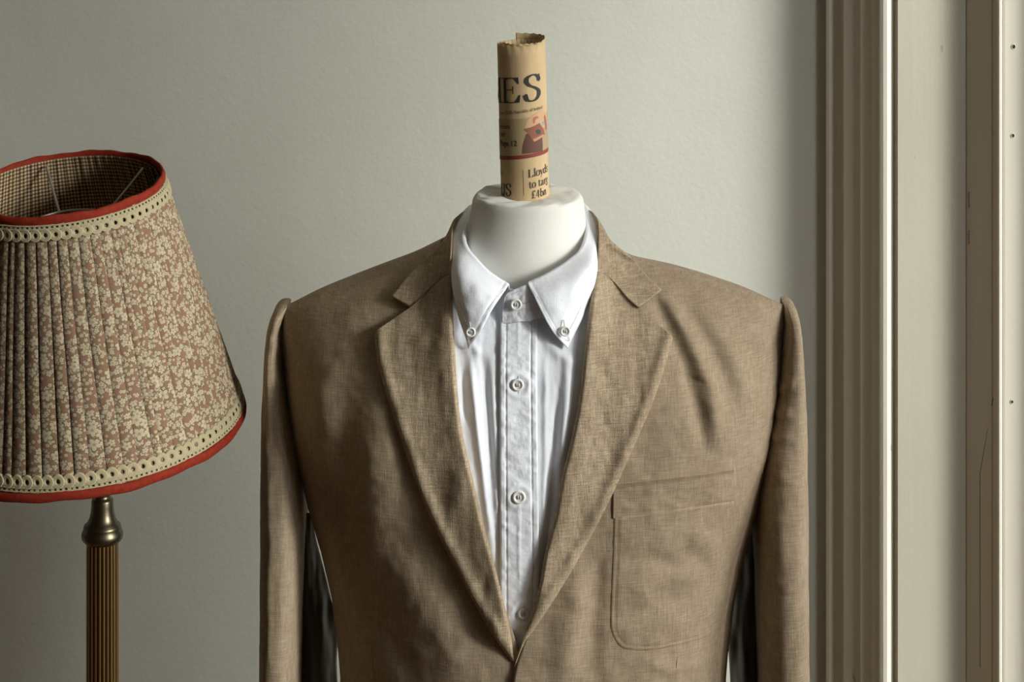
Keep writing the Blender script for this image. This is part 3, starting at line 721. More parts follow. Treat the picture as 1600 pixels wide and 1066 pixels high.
for K, sg in ((CLc, 1), (CRc, -1)):
    fr = [(c[0]+sg*-7.5, c[1]+(2 if i else 8)) for i, c in enumerate(K[0][:-1])]
    fr += [(K[0][-1][0]+sg*-1.5, K[0][-1][1]-12)]
    fr += [(K[q][-1][0]+sg*(7), K[q][-1][1]-7) for q in (1, 2, 3)]
    def onleaf(V, K=K):
        G = loft(K, 110, 40).reshape(-1, 3); out = []
        for (a, b, c) in V:
            k = np.argmin((G[:, 0]-a)**2+(G[:, 1]-b)**2); out.append(G[k, 2]-c)
        return P3(V[:, 0], V[:, 1], np.array(out))
    stitches('collar_stitching', fr, 2.9, 1.9, 1.1, .0004, M['thread_white'], sh, onleaf)
# front of the collar stand, fastened at the throat
st1 = loft([[(768, 486, 2.050), (776, 470, 2.052), (790, 450, 2.056)], [(784, 504, 2.043), (790, 480, 2.046), (800, 452, 2.052)], [(796, 505, 2.041), (802, 480, 2.044), (812, 453, 2.050)]], 24, 20)
S(grid_obj('collar_stand', P3(st1[..., 0], st1[..., 1], st1[..., 2]+.002), M['shirt'], solid=-.0012))
st2 = loft([[(785, 505, 2.0420), (784.5, 488, 2.0425), (787, 470, 2.044), (793.5, 459, 2.046)], [(797, 504.5, 2.040), (798, 486, 2.041), (801, 466, 2.042), (804, 453.5, 2.046)],
            [(813, 502.5, 2.038), (814, 484, 2.039), (816, 464, 2.041), (817, 448, 2.046)], [(830, 500.5, 2.037), (832, 484, 2.038), (833, 464, 2.041), (832, 443, 2.047)], [(850, 497, 2.037), (850, 484, 2.038), (850, 464, 2.043), (850, 440, 2.055)]], 50, 34)
st2[..., 2] += .0007*fbm(st2[..., 0]/9., st2[..., 1]/9., 3)*-1
S(grid_obj('collar_stand', P3(st2[..., 0], st2[..., 1], st2[..., 2]), M['shirt'], solid=-.0016))
stitches('collar_stitching', [(789, 500), (789, 488), (791, 473), (797, 463), (806, 457.5), (818, 453)], 2.8, 1.8, 1.1, .0004, M['thread_white'], sh, lambda V: P3(V[:, 0], V[:, 1], np.interp(V[:, 0], [785, 797, 813, 832], [2.0415, 2.0395, 2.0385, 2.038])+np.interp(V[:, 1], [450, 480], [.005, 0])-.0006))

def shirt_button(p, r, nrm=(0, -1, .12), hole='v'):
    nrm = Vector(nrm).normalized(); Mx = Matrix.Translation(p) @ nrm.to_track_quat('Z', 'Y').to_matrix().to_4x4()
    prof = [(0, .0009), (.25*r, .0010), (.50*r, .0010), (.58*r, .0013), (.66*r, .0019), (.80*r, .0021), (.93*r, .0019), (r, .0012), (r, .0004), (.9*r, 0)]
    G = lathe(prof, 36, Mx); fs = grid_faces(36, len(prof), True); o = mesh_obj('button', G.reshape(-1, 3), fs, None, None, mats=[M['pearl'], M['pearl_dark']],
             fmat=[1 if (k % (len(prof)-1)) in (2, 3) else 0 for k in range(len(fs))], fix=True)
    S(o)
    bmx = bmesh.new()
    for sx in (-1, 1):
        g = tube([Mx @ Vector((sx*.16*r+sx*q*.0, -.24*r+.48*r*q/6, .0010+.0009*math.sin(PI*q/6))) for q in range(7)], .12*r, 8)
        vs = [[bmx.verts.new(x) for x in row] for row in g]
        for i in range(len(vs)-1):
            for j in range(len(vs[0])-1): bmx.faces.new((vs[i][j], vs[i+1][j], vs[i+1][j+1], vs[i][j+1]))
    t_ = bm_obj('thread', bmx, M['thread_white'], o, True)
    return o
def bh(p0, p1, n=8):                              # buttonhole: raised bar of thread
    L = np.linspace(np.array(p0), np.array(p1), n)
    o = grid_obj('buttonhole', tube([tuple(x) for x in L], .0006, 6), M['thread_white']); S(o)
sk = lambda u, v, off: P1(u, v, float(plk_w(np.array([[u, v, off]], float))[0, 1]))
for (bu, bv, r) in ((809, 601.5, 9.6), (811, 777, 10.2), (818, 959, 8.6)):
    shirt_button(sk(bu, bv, .0040), r*2.02/F)
    bh(sk(bu+1, bv-r-6, .0036), sk(bu+1, bv-r+2, .0036)); bh(sk(bu+1.5, bv+r-1, .0036), sk(bu+2, bv+r+7, .0036))
shirt_button(P1(806.5, 476, 2.0368), 9.2*2.03/F); bh(P1(816, 474, 2.0375), P1(830, 473, 2.0365))
shirt_button(P1(735.8, 519, 2.0295), 7.8*2.03/F, (-.1, -1, .1)); bh(P1(734, 503, 2.0300), P1(735, 512, 2.0290))
shirt_button(P1(883, 517.6, 2.0270), 8.2*2.03/F, (.1, -1, .1)); bh(P1(881, 500, 2.0275), P1(882, 510, 2.0265))

# ------------------------------------------------------------------ DRESS FORM
df = empty('dress_form', (XC, Y0, 0), 'ivory jersey-covered dress form torso wearing the shirt and jacket', 'dress form')
D = lambda o: attach(o, df)
# neck: stacked rings (v of ring centre, left px, right px, centre depth, half depth) from the hole outwards and down
NR = [(330, 790, 850, 2.135, .0165), (306, 789, 851, 2.135, .0172), (302.5, 781, 860, 2.135, .0235), (301.5, 770, 874, 2.135, .0320), (302, 757, 893, 2.135, .0405), (304, 747, 904, 2.134, .0455),
      (308, 741, 909.5, 2.134, .0475), (314, 738, 912, 2.134, .0490), (326, 736.5, 913.5, 2.1335, .0505), (345, 733, 915, 2.132, .0525), (365, 727, 917.5, 2.130, .0545), (385, 719, 922, 2.129, .057),
      (405, 712, 928, 2.130, .060), (430, 702, 938, 2.131, .0625), (455, 690, 950, 2.133, .0645), (490, 680, 960, 2.135, .066)]
R = np.array(NR, float); k2 = catmull(R, np.linspace(0, len(R)-1, 90)); n = 96
G = np.zeros((90, n, 3)); th = np.linspace(0, 2*PI, n, endpoint=False)
for i, (v, l, r, yc, hd) in enumerate(k2):
    z = ZC-(v-YH)*yc/F; cx = ((l+r)/2-800)*yc/F; hw = (r-l)/2*yc/F
    hw_ = hw*np.ones(n); ff = np.zeros(n)
    if 6 < i < 42:
        a_ = math.sin(PI*(i-6)/36.)
        ff = a_*(.0011*fbm(3*np.cos(th)+i*.10, 3*np.sin(th)+5, 2)+.0016*np.exp(-((np.mod(th-3.6, 2*PI))/.2)**2)+.0014*np.exp(-((th-5.75)/.16)**2)-.0012*np.exp(-((th-5.35)/.12)**2)+.0010*np.exp(-((th-2.6)/.14)**2)-.0010*np.exp(-((th-2.95)/.1)**2))
    G[i, :, 0] = cx+hw*np.cos(th); G[i, :, 1] = yc-hd*np.sin(th); G[i, :, 2] = z+ff-.0025*np.sin(th)*max(0, min(1, i/10, (75-i)/25.))
D(grid_obj('neck', np.concatenate([G, G[:, :1]], 1), M['form'], fix=True))
# torso of the form (under the clothes)
NT_, NA = 50, 60
t = 1-(1-np.linspace(0, 1, NT_)[:, None]*np.ones((1, NA)))**1.35; s = np.linspace(-1, 1, NA)[None, :]*np.ones((NT_, 1)); a = np.sin(s*PI/2)
Z = np.full(t.shape, .9)
for _ in range(30):
    X = XC+(Wd(Z)-.012)*a; Z = .5*Z+.5*(.62+t*(np.minimum(ztop(X), 1.262)-.012-.62))
hd = np.clip(hdep(X, Z)-.016, 0, 1)
Fg = np.stack([X, Y0-hd, Z], -1); Bg = np.stack([X, Y0+hd, Z], -1)
D(grid_obj('torso', np.concatenate([Fg, Bg[:, ::-1]], 1), M['form'], fix=True))
bl = plain('black_metal', srgb(28, 27, 26), .4, .6)
G = lathe([(0, .64), (.013, .64), (.013, .03), (0, .03)], 20, Matrix.Translation((XC, Y0, 0))); D(grid_obj('stand_pole', G, bl, closed=True, fix=True))
G = lathe([(0, .0), (.15, .0), (.155, .006), (.15, .014), (.03, .03), (0, .032)], 48, Matrix.Translation((XC, Y0, 0))); D(grid_obj('stand_base', G, bl, closed=True, fix=True))

# ------------------------------------------------------------------ NEWSPAPER ROLL
RR = .0224; AX0 = P1(820.5, 305, 2.135); AX1 = P1(814, 60, 2.135)
ax = (AX1-AX0); LEN = ax.length; axn = ax.normalized()
SIDE = Vector((1, 0, 0)); SIDE = (SIDE-axn*SIDE.dot(axn)).normalized(); FRONT = SIDE.cross(axn).normalized()
if FRONT.y > 0: FRONT = -FRONT
PXM = 2.135/F
def roll_pt(phi, r, h): return AX0+axn*h+SIDE*(math.sin(phi)*r)+FRONT*(math.cos(phi)*r)
nw = empty('rolled_newspaper', tuple(AX0-axn*.02), 'tan newspaper rolled into a tube standing in the dress form neck', 'newspaper')
N_ = lambda o: attach(o, nw)
def paper_mat():
    m = NT('newsprint'); v = m.coord('Object', (1, 1, .25)); n = m.noise(v, 120, 4, .6); n2 = m.noise(m.coord('Object'), 1500, 2, .6)
    m.set(Base_Color=m.mix(m.math('MULTIPLY', n2, .25), m.ramp(n, [(.3, srgb(196, 168, 124)), (.7, srgb(208, 182, 140))]), srgb(150, 124, 88)), Roughness=.8, Normal=m.bump(n, .4, .0008)); return m.m
M['paper'] = paper_mat()
TURNS = 3.1; n = 300; top = []; G = np.zeros((n, 20, 3))
# outer end sits at the back (phi0), winding: back -> right -> front -> left -> inside
phi0 = math.radians(192)
lev = [(0, 56.0), (95, 57.5), (150, 65), (192, 68), (240, 67.5), (290, 66), (345, 66.5), (400, 66), (500, 66), (560, 68), (700, 66), (1200, 64)]
for i in range(n):
    t = i/(n-1); deg = t*TURNS*360; phi = phi0-math.radians(deg)
    r = RR-.0002*deg/360-.0019*min(1, max(0, (deg-285)/110.))-.0021*max(0, (deg-395)/360)+(.0005 if deg < 8 else 0)
    if i > n-40: r -= .00012*(i-(n-40))
    vtop = np.interp(deg, [a for a, b in lev], [b for a, b in lev])
    H = (305-vtop)*PXM*1.0+ .0004*math.sin(deg*.31)+.0003*math.sin(deg*.83+1)
    for j in range(20): G[i, j] = roll_pt(phi, r, -.045+(H+.045)*j/19)
N_(grid_obj('paper_sheet', G, M['paper'], solid=-.00035))
# print. sheet coords in px of the photograph: x along the paper (0 = facing), y up from the neck line
def sheet(x, y, off=.00018):
    phi = x/37.8
    return roll_pt(phi, RR+off, y*PXM)
def un(u, v):                                      # photograph pixel -> sheet coordinates
    h0 = 305-v; c = 820.5-6.5*h0/245.; s_ = max(-.985, min(.985, (u-c)/37.8)); phi = math.asin(s_)
    el = (v-YH)/F*1.0
    return phi*37.8, h0+37.8*math.cos(phi)*el
M['ink'] = plain('black_ink', srgb(44, 44, 40), .75); M['ink_grey'] = plain('grey_ink', srgb(112, 96, 72), .8)
M['ink_red'] = plain('red_ink', srgb(134, 58, 46), .75)
def strips(quads, name, mat, off=.00018):
    V = []; Fs = []
    for q in quads:
        b = len(V); V += [tuple(sheet(x, y, off)) for x, y in q]; Fs.append(tuple(range(b, b+len(q))))
    o = mesh_obj(name, V, Fs, mat, None, smooth=False); N_(o); return o
def stroke(P, thick, thin, step=.05, fixed=None):
    """pen with vertical stress: wide where it runs upright, thin where it runs level"""
    P = np.array(P, float)
    if len(P) > 2: P = catmull(P, np.linspace(0, len(P)-1, 14*(len(P)-1)+1))
    else: P = np.linspace(P[0], P[1], 12)
    d = np.gradient(P, axis=0); L = np.hypot(d[:, 0], d[:, 1])+1e-9; nx, ny = -d[:, 1]/L, d[:, 0]/L
    wd = thin+(thick-thin)*np.abs(d[:, 1]/L)**1.6
    if fixed: wd = np.full(len(P), fixed)
    q = []
    for i in range(len(P)-1):
        a = (P[i, 0]+nx[i]*wd[i]/2, P[i, 1]+ny[i]*wd[i]/2); b = (P[i, 0]-nx[i]*wd[i]/2, P[i, 1]-ny[i]*wd[i]/2)
        c = (P[i+1, 0]-nx[i+1]*wd[i+1]/2, P[i+1, 1]-ny[i+1]*wd[i+1]/2); e = (P[i+1, 0]+nx[i+1]*wd[i+1]/2, P[i+1, 1]+ny[i+1]*wd[i+1]/2)
        q.append((a, b, c, e))
    return q
def rect(x0, y0, x1, y1, n=6):
    xs = np.linspace(x0, x1, n+1); return [((xs[i], y0), (xs[i+1], y0), (xs[i+1], y1), (xs[i], y1)) for i in range(n)]
def tri(a, b, c): return [(a, b, c, c)][:0]+[(a, b, c)]
T, t_ = .14, .045                                  # stem and hairline, cap height = 1
def glyph(ch):
    s = .035                                      # serif thickness
    stem = lambda x, y0, y1, w_=T: rect(x-w_/2, y0, x+w_/2, y1, 2)
    srf = lambda x, y, w_=.34: rect(x-w_/2, y-(0 if y < .01 else s), x+w_/2, y+(s if y < .01 else 0), 5)
    srt = lambda x, y, w_=.34: rect(x-w_/2, y-s, x+w_/2, y, 5)
    if ch == 'E': return stem(.17, 0, 1)+rect(.0, 0, .80, s, 10)+rect(.0, 1-s, .77, 1, 10)+rect(.2, .50, .55, .50+s, 5)+rect(.52, .36, .565, .66, 1)+[((.80, 0), (.84, .30), (.80, .30), (.62, .03)), ((.77, 1), (.79, .74), (.75, .74), (.60, .97))]+[((.245, s), (.35, s), (.245, .09)), ((.245, 1-s), (.35, 1-s), (.245, .91))], .90
    if ch == 'M': return stem(1.02, 0, 1, .16)+rect(.86, 0, 1.2, s, 5)+rect(.94, 1-s, 1.2, 1, 4)+stem(.16, 0, 1, .05)+rect(.02, 0, .32, s, 4)+stroke([(.2, 1), (.6, .02)], T, T, fixed=.14)+stroke([(.6, .02), (.98, 1)], .05, .05, fixed=.05), 1.26
    if ch == 'S': return stroke([(.60, .74), (.56, .88), (.42, .985), (.26, .975), (.13, .88), (.115, .74), (.22, .60), (.42, .49), (.565, .36), (.575, .20), (.46, .05), (.28, .0), (.12, .07), (.05, .27)], .16, .055)+rect(.585, .70, .625, 1.0, 1)+rect(.055, .02, .09, .30, 1), .70
    if ch == 'U': return stroke([(.20, 1), (.20, .55), (.20, .25), (.34, .04), (.50, .02), (.66, .10), (.73, .30), (.73, .6), (.73, 1)], .16, .05)+rect(.04, 1-s, .38, 1)+rect(.60, 1-s, .88, 1), .92
    if ch == 'L': return stem(.17, 0, 1)+rect(.0, 0, .66, s, 8)+srt(.17, 1, .36)+[((.66, 0), (.70, .28), (.66, .28), (.5, .03))], .72
    if ch == 'l': return stem(.14, 0, 1.06, .11)+srf(.14, 0, .3)+[((.02, 1.0), (.1, 1.0), (.1, 1.06), (.04, 1.03))], .30
    if ch == 'o': return stroke([(.26, .0), (.10, .08), (.06, .31), (.11, .56), (.27, .66), (.44, .57), (.49, .33), (.43, .09), (.26, .0)], .12, .045), .56
    if ch == 'e': return stroke([(.10, .36), (.44, .37), (.42, .56), (.26, .66), (.11, .55), (.06, .30), (.14, .06), (.30, .0), (.46, .12)], .12, .04), .52
    if ch == 'y': return stroke([(.08, .62), (.28, .02)], .1, .1, fixed=.11)+stroke([(.48, .62), (.28, .02), (.18, -.25), (.04, -.24)], .05, .04)+srt(.09, .64, .26)+srt(.48, .64, .2), .55
    if ch == 'd': return stroke([(.42, .1), (.26, .0), (.09, .10), (.06, .33), (.12, .56), (.28, .64), (.42, .52)], .12, .045)+stem(.46, 0, 1.06, .11)+rect(.42, 0, .60, s, 3)+rect(.32, 1.03, .5, 1.06, 3), .60
    if ch == 'b': return stroke([(.18, .1), (.32, .0), (.48, .10), (.52, .33), (.46, .56), (.32, .64), (.18, .52)], .12, .045)+stem(.14, 0, 1.06, .11)+rect(.0, 1.03, .16, 1.06, 3), .58
    if ch == 's': return stroke([(.36, .50), (.30, .62), (.18, .66), (.08, .55), (.14, .40), (.30, .30), (.38, .17), (.30, .02), (.16, .0), (.05, .14)], .10, .05), .45
    if ch == 't': return stroke([(.16, .84), (.15, .5), (.15, .15), (.24, .01), (.38, .06)], .11, .045)+rect(.02, .60, .34, .64, 4), .38
    if ch == 'a': return stroke([(.08, .50), (.16, .64), (.32, .62), (.38, .48), (.38, .2), (.40, .04), (.52, .04)], .11, .045)+stroke([(.38, .38), (.14, .28), (.08, .13), (.18, .0), (.38, .12)], .10, .045), .54
    if ch == 'r': return stem(.14, 0, .64, .11)+srf(.14, 0, .3)+rect(.0, .61, .16, .64, 2)+stroke([(.18, .45), (.28, .63), (.40, .62)], .08, .09), .42
    if ch == 'g': return stroke([(.24, .22), (.10, .30), (.10, .55), (.26, .66), (.40, .54), (.39, .30), (.24, .22)], .10, .045)+stroke([(.20, .22), (.08, .1), (.42, .02), (.48, -.14), (.26, -.26), (.05, -.15), (.12, .0)], .09, .06), .54
    if ch == 'n': return stem(.14, 0, .64, .11)+srf(.14, 0, .3)+rect(.0, .61, .16, .64, 2)+stroke([(.18, .48), (.32, .65), (.44, .55), (.45, .3), (.45, .0)], .11, .05)+srf(.45, 0, .3), .62
    if ch == '£': return stroke([(.50, .80), (.42, .97), (.28, .96), (.19, .8), (.22, .5), (.20, .2), (.06, .03)], .11, .05)+stroke([(.06, .04), (.3, .1), (.54, .04)], .08, .07)+rect(.06, .46, .42, .51, 4), .60
    if ch == '4': return stem(.38, 0, .95, .11)+rect(.02, .26, .56, .32, 5)+stroke([(.36, .95), (.04, .30)], .05, .05, fixed=.05), .60
    return [], .30
def serif_text(txt, x, y, h, name, mat, gap=.02, slope=0.0, sx=1.0, off=.00042):
    qs = []
    for ch in txt:
        g, adv = glyph(ch)
        for q in g:
            qs.append([(x+px_*h*sx, y+py_*h+slope*(x+px_*h*sx)) for px_, py_ in q])
        x += (adv+gap)*h*sx
    strips(qs, name, mat, off); return x
def sans_text(txt, x, y, h, name, mat, slope=0.0, off=.00042, sx=1.0):
    cu = bpy.data.curves.new(name, 'FONT'); cu.body = txt; cu.size = 1; cu.resolution_u = 3; cu.offset = .012
    o = bpy.data.objects.new(name, cu); C.objects.link(o)
    dg = bpy.context.evaluated_depsgraph_get(); me = bpy.data.meshes.new_from_object(o.evaluated_get(dg))
    bpy.data.objects.remove(o)
    b_ = bmesh.new(); b_.from_mesh(me); bmesh.ops.triangulate(b_, faces=b_.faces)
    for _ in range(2): bmesh.ops.subdivide_edges(b_, edges=[e for e in b_.edges if e.calc_length() > .16], cuts=1); bmesh.ops.triangulate(b_, faces=b_.faces)
    b_.to_mesh(me); b_.free()
    vs = [tuple(sheet(x+q.co.x*h*1.35*sx, y+q.co.y*h*1.35+slope*(x+q.co.x*h*1.35*sx), off)) for q in me.vertices]
    fs = [tuple(p.vertices) for p in me.polygons]
    r = mesh_obj(name, vs, fs, mat, None, smooth=False); N_(r); bpy.data.meshes.remove(me); return r
def polyd(pts, name, mat, off):
    b = bmesh.new(); uv = [un(700+x/3.554, 30+y/3.554) for x, y in pts]
    f = b.faces.new([b.verts.new((x, y, 0)) for x, y in uv]); bmesh.ops.triangulate(b, faces=[f])
    bmesh.ops.subdivide_edges(b, edges=b.edges, cuts=5, use_grid_fill=True)
    for v_ in b.verts: v_.co = sheet(v_.co.x, v_.co.y, off)
    o = bm_obj(name, b, mat); N_(o); return o
SL = .075
yb = un(800, 160.6)[1]+.075*20
serif_text('M', -38-1.20*39-.5, yb, 39, 'headline_print', M['ink'], slope=SL)
serif_text('E', -36.5, yb, 39, 'headline_print', M['ink'], slope=SL, sx=1.02)
serif_text('S', 1.9, yb, 40.5, 'headline_print', M['ink'], slope=SL, sx=1.10)
sans_text('lands £2.80, Republic of Ireland', -46, un(818, 176.5)[1]+.4, 5.1, 'small_print', M['ink_grey'], slope=.11, sx=.93)
def ring_band(y0, y1, x0, x1, slope, name, mat, off):
    xs = np.linspace(x0, x1, 40); qs = [((xs[i], y0+slope*xs[i]), (xs[i+1], y0+slope*xs[i+1]), (xs[i+1], y1+slope*xs[i+1]), (xs[i], y1+slope*xs[i])) for i in range(39)]
    return strips(qs, name, mat, off)
ytop = un(818, 185)[1]; ybot = un(815, 247.5)[1]
ring_band(ybot+3, ytop, -62, 62, .09, 'picture_print', plain('photo_beige', srgb(164, 144, 106), .75), .00016)
ring_band(ybot-.5, ybot+5.5, -62, 62, .10, 'red_rule', M['ink_red'], .00022)
sans_text('room', -46, un(790, 201)[1]+.075*30, 8.2, 'caption_print', M['ink_red'], slope=.06)
sans_text('ter', -44, un(790, 213)[1]+.075*30, 8.2, 'caption_print', M['ink_red'], slope=.06)
sans_text('Page 12', -47, un(800, 228.5)[1]+.075*24, 9.0, 'caption_print', M['ink'], slope=.06, sx=.98)
polyd([(410, 748), (414, 700), (432, 640), (470, 622), (520, 640), (524, 690), (524, 735), (470, 745)], 'picture_print', plain('photo_maroon', srgb(98, 66, 52), .75), .00024)
polyd([(425, 606), (440, 560), (470, 535), (520, 505), (546, 520), (545, 610), (520, 600), (470, 600)], 'picture_print', plain('photo_pink', srgb(196, 158, 120), .75), .00024)
polyd([(418, 612), (462, 600), (506, 578), (530, 618), (536, 640), (524, 655), (475, 684), (462, 660), (440, 632)], 'picture_print', plain('photo_brick', srgb(138, 84, 64), .75), .00028)
polyd([(470, 548), (492, 540), (504, 545), (484, 560), (480, 580), (470, 580)], 'picture_print', plain('photo_orange', srgb(176, 104, 76), .75), .00033)
polyd([(484, 622), (498, 612), (514, 620), (512, 640), (494, 642)], 'picture_print', plain('photo_green', srgb(66, 72, 58), .75), .00036)
polyd([(470, 668), (500, 655), (528, 640), (530, 650), (505, 668), (478, 682)], 'picture_print', plain('photo_rose', srgb(188, 138, 106), .75), .00036)
polyd([(520, 572), (531, 566), (533, 590), (524, 592)], 'picture_print', plain('photo_teal', srgb(130, 160, 158), .75), .00036)
polyd([(536, 530), (543, 560), (546, 610), (540, 620), (530, 545)], 'picture_print', plain('photo_red', srgb(170, 90, 70), .75), .00038)
serif_text('Lloyds', 5.5, un(826, 278)[1]-.8, 12.5, 'article_print', M['ink'], slope=.13, sx=1.0)
serif_text('to targ', 6.5, un(826, 295)[1]-.8, 12.0, 'article_print', M['ink'], slope=.13, sx=1.0)
serif_text('£4bn', 10, un(830, 311)[1]-1.5, 12.0, 'article_print', M['ink'], slope=.13, sx=1.0)
serif_text('les', -52, un(785, 273)[1]+2.5, 9, 'article_print', M['ink_grey'], slope=.06)
serif_text('US', -50, un(790, 305.5)[1]+2.5, 19, 'headline_print', M['ink'], slope=.06, sx=.9)
qs = [((-2.4, un(818, 306)[1]), (-1.7, un(818, 306)[1]), (-1.7, un(818, 266)[1]), (-2.4, un(818, 266)[1]))]; strips(qs, 'column_rule', M['ink_grey'])

# ------------------------------------------------------------------ LAMP
LY = 2.13
pb = P1(160, 840, LY)
lp = empty('floor_lamp', (pb.x, LY, 0), 'brass reeded floor lamp with pleated floral shade edged in red, beside the jacket', 'lamp')
Lq = lambda o: attach(o, lp)
brass = NT('aged_brass'); v = brass.coord('Object', (1, 1, .1)); nn = brass.noise(v, 60, 4, .6)
brass.set(Base_Color=brass.ramp(nn, [(.3, srgb(120, 88, 48)), (.7, srgb(172, 136, 82))]), Metallic=1.0, Roughness=.30)
bronze = NT('dark_bronze'); nn = bronze.noise(bronze.coord('Object'), 30, 3)
bronze.set(Base_Color=bronze.ramp(nn, [(.3, srgb(84, 76, 62)), (.7, srgb(112, 102, 82))]), Metallic=1.0, Roughness=.38)
kp = LY/F
ztopc = ZC-(843-YH)*LY/F
NRD = 24
def reed(a, r, z): return r*(1-.045*(.5-.5*math.cos(a*NRD)))
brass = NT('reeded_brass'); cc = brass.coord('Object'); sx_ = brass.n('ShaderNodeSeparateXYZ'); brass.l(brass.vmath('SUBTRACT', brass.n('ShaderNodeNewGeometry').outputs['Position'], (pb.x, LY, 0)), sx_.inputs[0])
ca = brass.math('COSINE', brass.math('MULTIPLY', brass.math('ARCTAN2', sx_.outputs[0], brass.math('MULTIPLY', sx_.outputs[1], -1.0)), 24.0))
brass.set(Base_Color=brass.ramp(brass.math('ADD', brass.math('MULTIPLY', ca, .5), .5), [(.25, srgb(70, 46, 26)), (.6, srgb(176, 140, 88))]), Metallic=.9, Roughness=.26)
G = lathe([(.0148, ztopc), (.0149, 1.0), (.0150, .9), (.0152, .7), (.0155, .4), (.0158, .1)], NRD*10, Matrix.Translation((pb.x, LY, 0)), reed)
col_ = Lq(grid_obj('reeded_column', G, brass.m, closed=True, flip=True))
prof = [(.0, .000), (.016, .001), (.0187, .004), (.0192, .007), (.0188, .010), (.0170, .0125), (.0175, .0140), (.0168, .0165), (.0140, .019), (.0120, .023), (.0108, .028), (.0102, .0335), (.0100, .0385), (.0094, .0405), (.0072, .041), (.0070, .045), (.0074, .0455), (.0082, .049), (.0080, .0495), (.0110, .053), (.0128, .057), (.0130, .060), (.0120, .064), (.0090, .068), (.006, .071), (.006, .10), (.0, .10)]
Lq(grid_obj('column_cap', lathe(prof, 48, Matrix.Translation((pb.x, LY, ztopc-.003))), bronze.m, closed=True, flip=True, fix=True))
Lq(grid_obj('base', lathe([(0, 0), (.13, 0), (.135, .008), (.125, .018), (.06, .035), (.03, .06), (.022, .1), (.018, .12), (0, .12)], 64, Matrix.Translation((pb.x, LY, 0))), bronze.m, closed=True, fix=True))
# shade frame: bottom centre, tilted axis
SBc = P1(139, 665, LY); axis = Vector((-.072, -.145, 1)).normalized(); LH = .2305
RB, RT = .1415, .0880
e1 = Vector((1, 0, 0)); e1 = (e1-axis*e1.dot(axis)).normalized(); e2 = axis.cross(e1).normalized()   # e2 points to the back
def spt(a, r, h): return SBc+axis*h+e1*(math.sin(a)*r)-e2*(math.cos(a)*r)
NPL = 74
rnd = random.Random(5); wts = [rnd.uniform(.7, 1.35) for _ in range(NPL)]; tot = sum(wts); cum = [0]
for x in wts: cum.append(cum[-1]+x/tot)
def shade_surface(r_off, amp, rev=False):
    V = []; UV = []; Fs = []; K = 7; rows = 26; prof_ = [0, .22, .45, .68, .86, .97, 1.0]
    hts = [.75, 1.0, .9, .6, .2, -.4, -.7]
    b = 0
    for p in range(NPL):
        a0, a1 = cum[p]*2*PI+(.031 if rev else 0), cum[p+1]*2*PI+(.031 if rev else 0); du = rnd.uniform(0, 4)
        jit = rnd.uniform(-.3, .3)
        for k in range(K):
            for j in range(rows):
                t = j/(rows-1); a = a0+(a1-a0)*(1-prof_[k])*(1.14 if rev else 1.10)
                aj = a+.004*math.sin(t*5+p)*math.sin(PI*t)
                r = RB+(RT-RB)*t+r_off+amp*hts[k]*(1+.25*math.sin(p*2.3))*(1-.2*t)+.0008*math.sin(PI*t)*jit
                V.append(tuple(spt(aj, r, LH*t))); UV.append((a*.115+p*.011+du, t*.24))
        for k in range(K-1):
            for j in range(rows-1):
                q = b+k*rows+j; f = (q, q+rows, q+rows+1, q+1); Fs.append(f[::-1] if rev else f)
        b += K*rows
    return V, UV, Fs
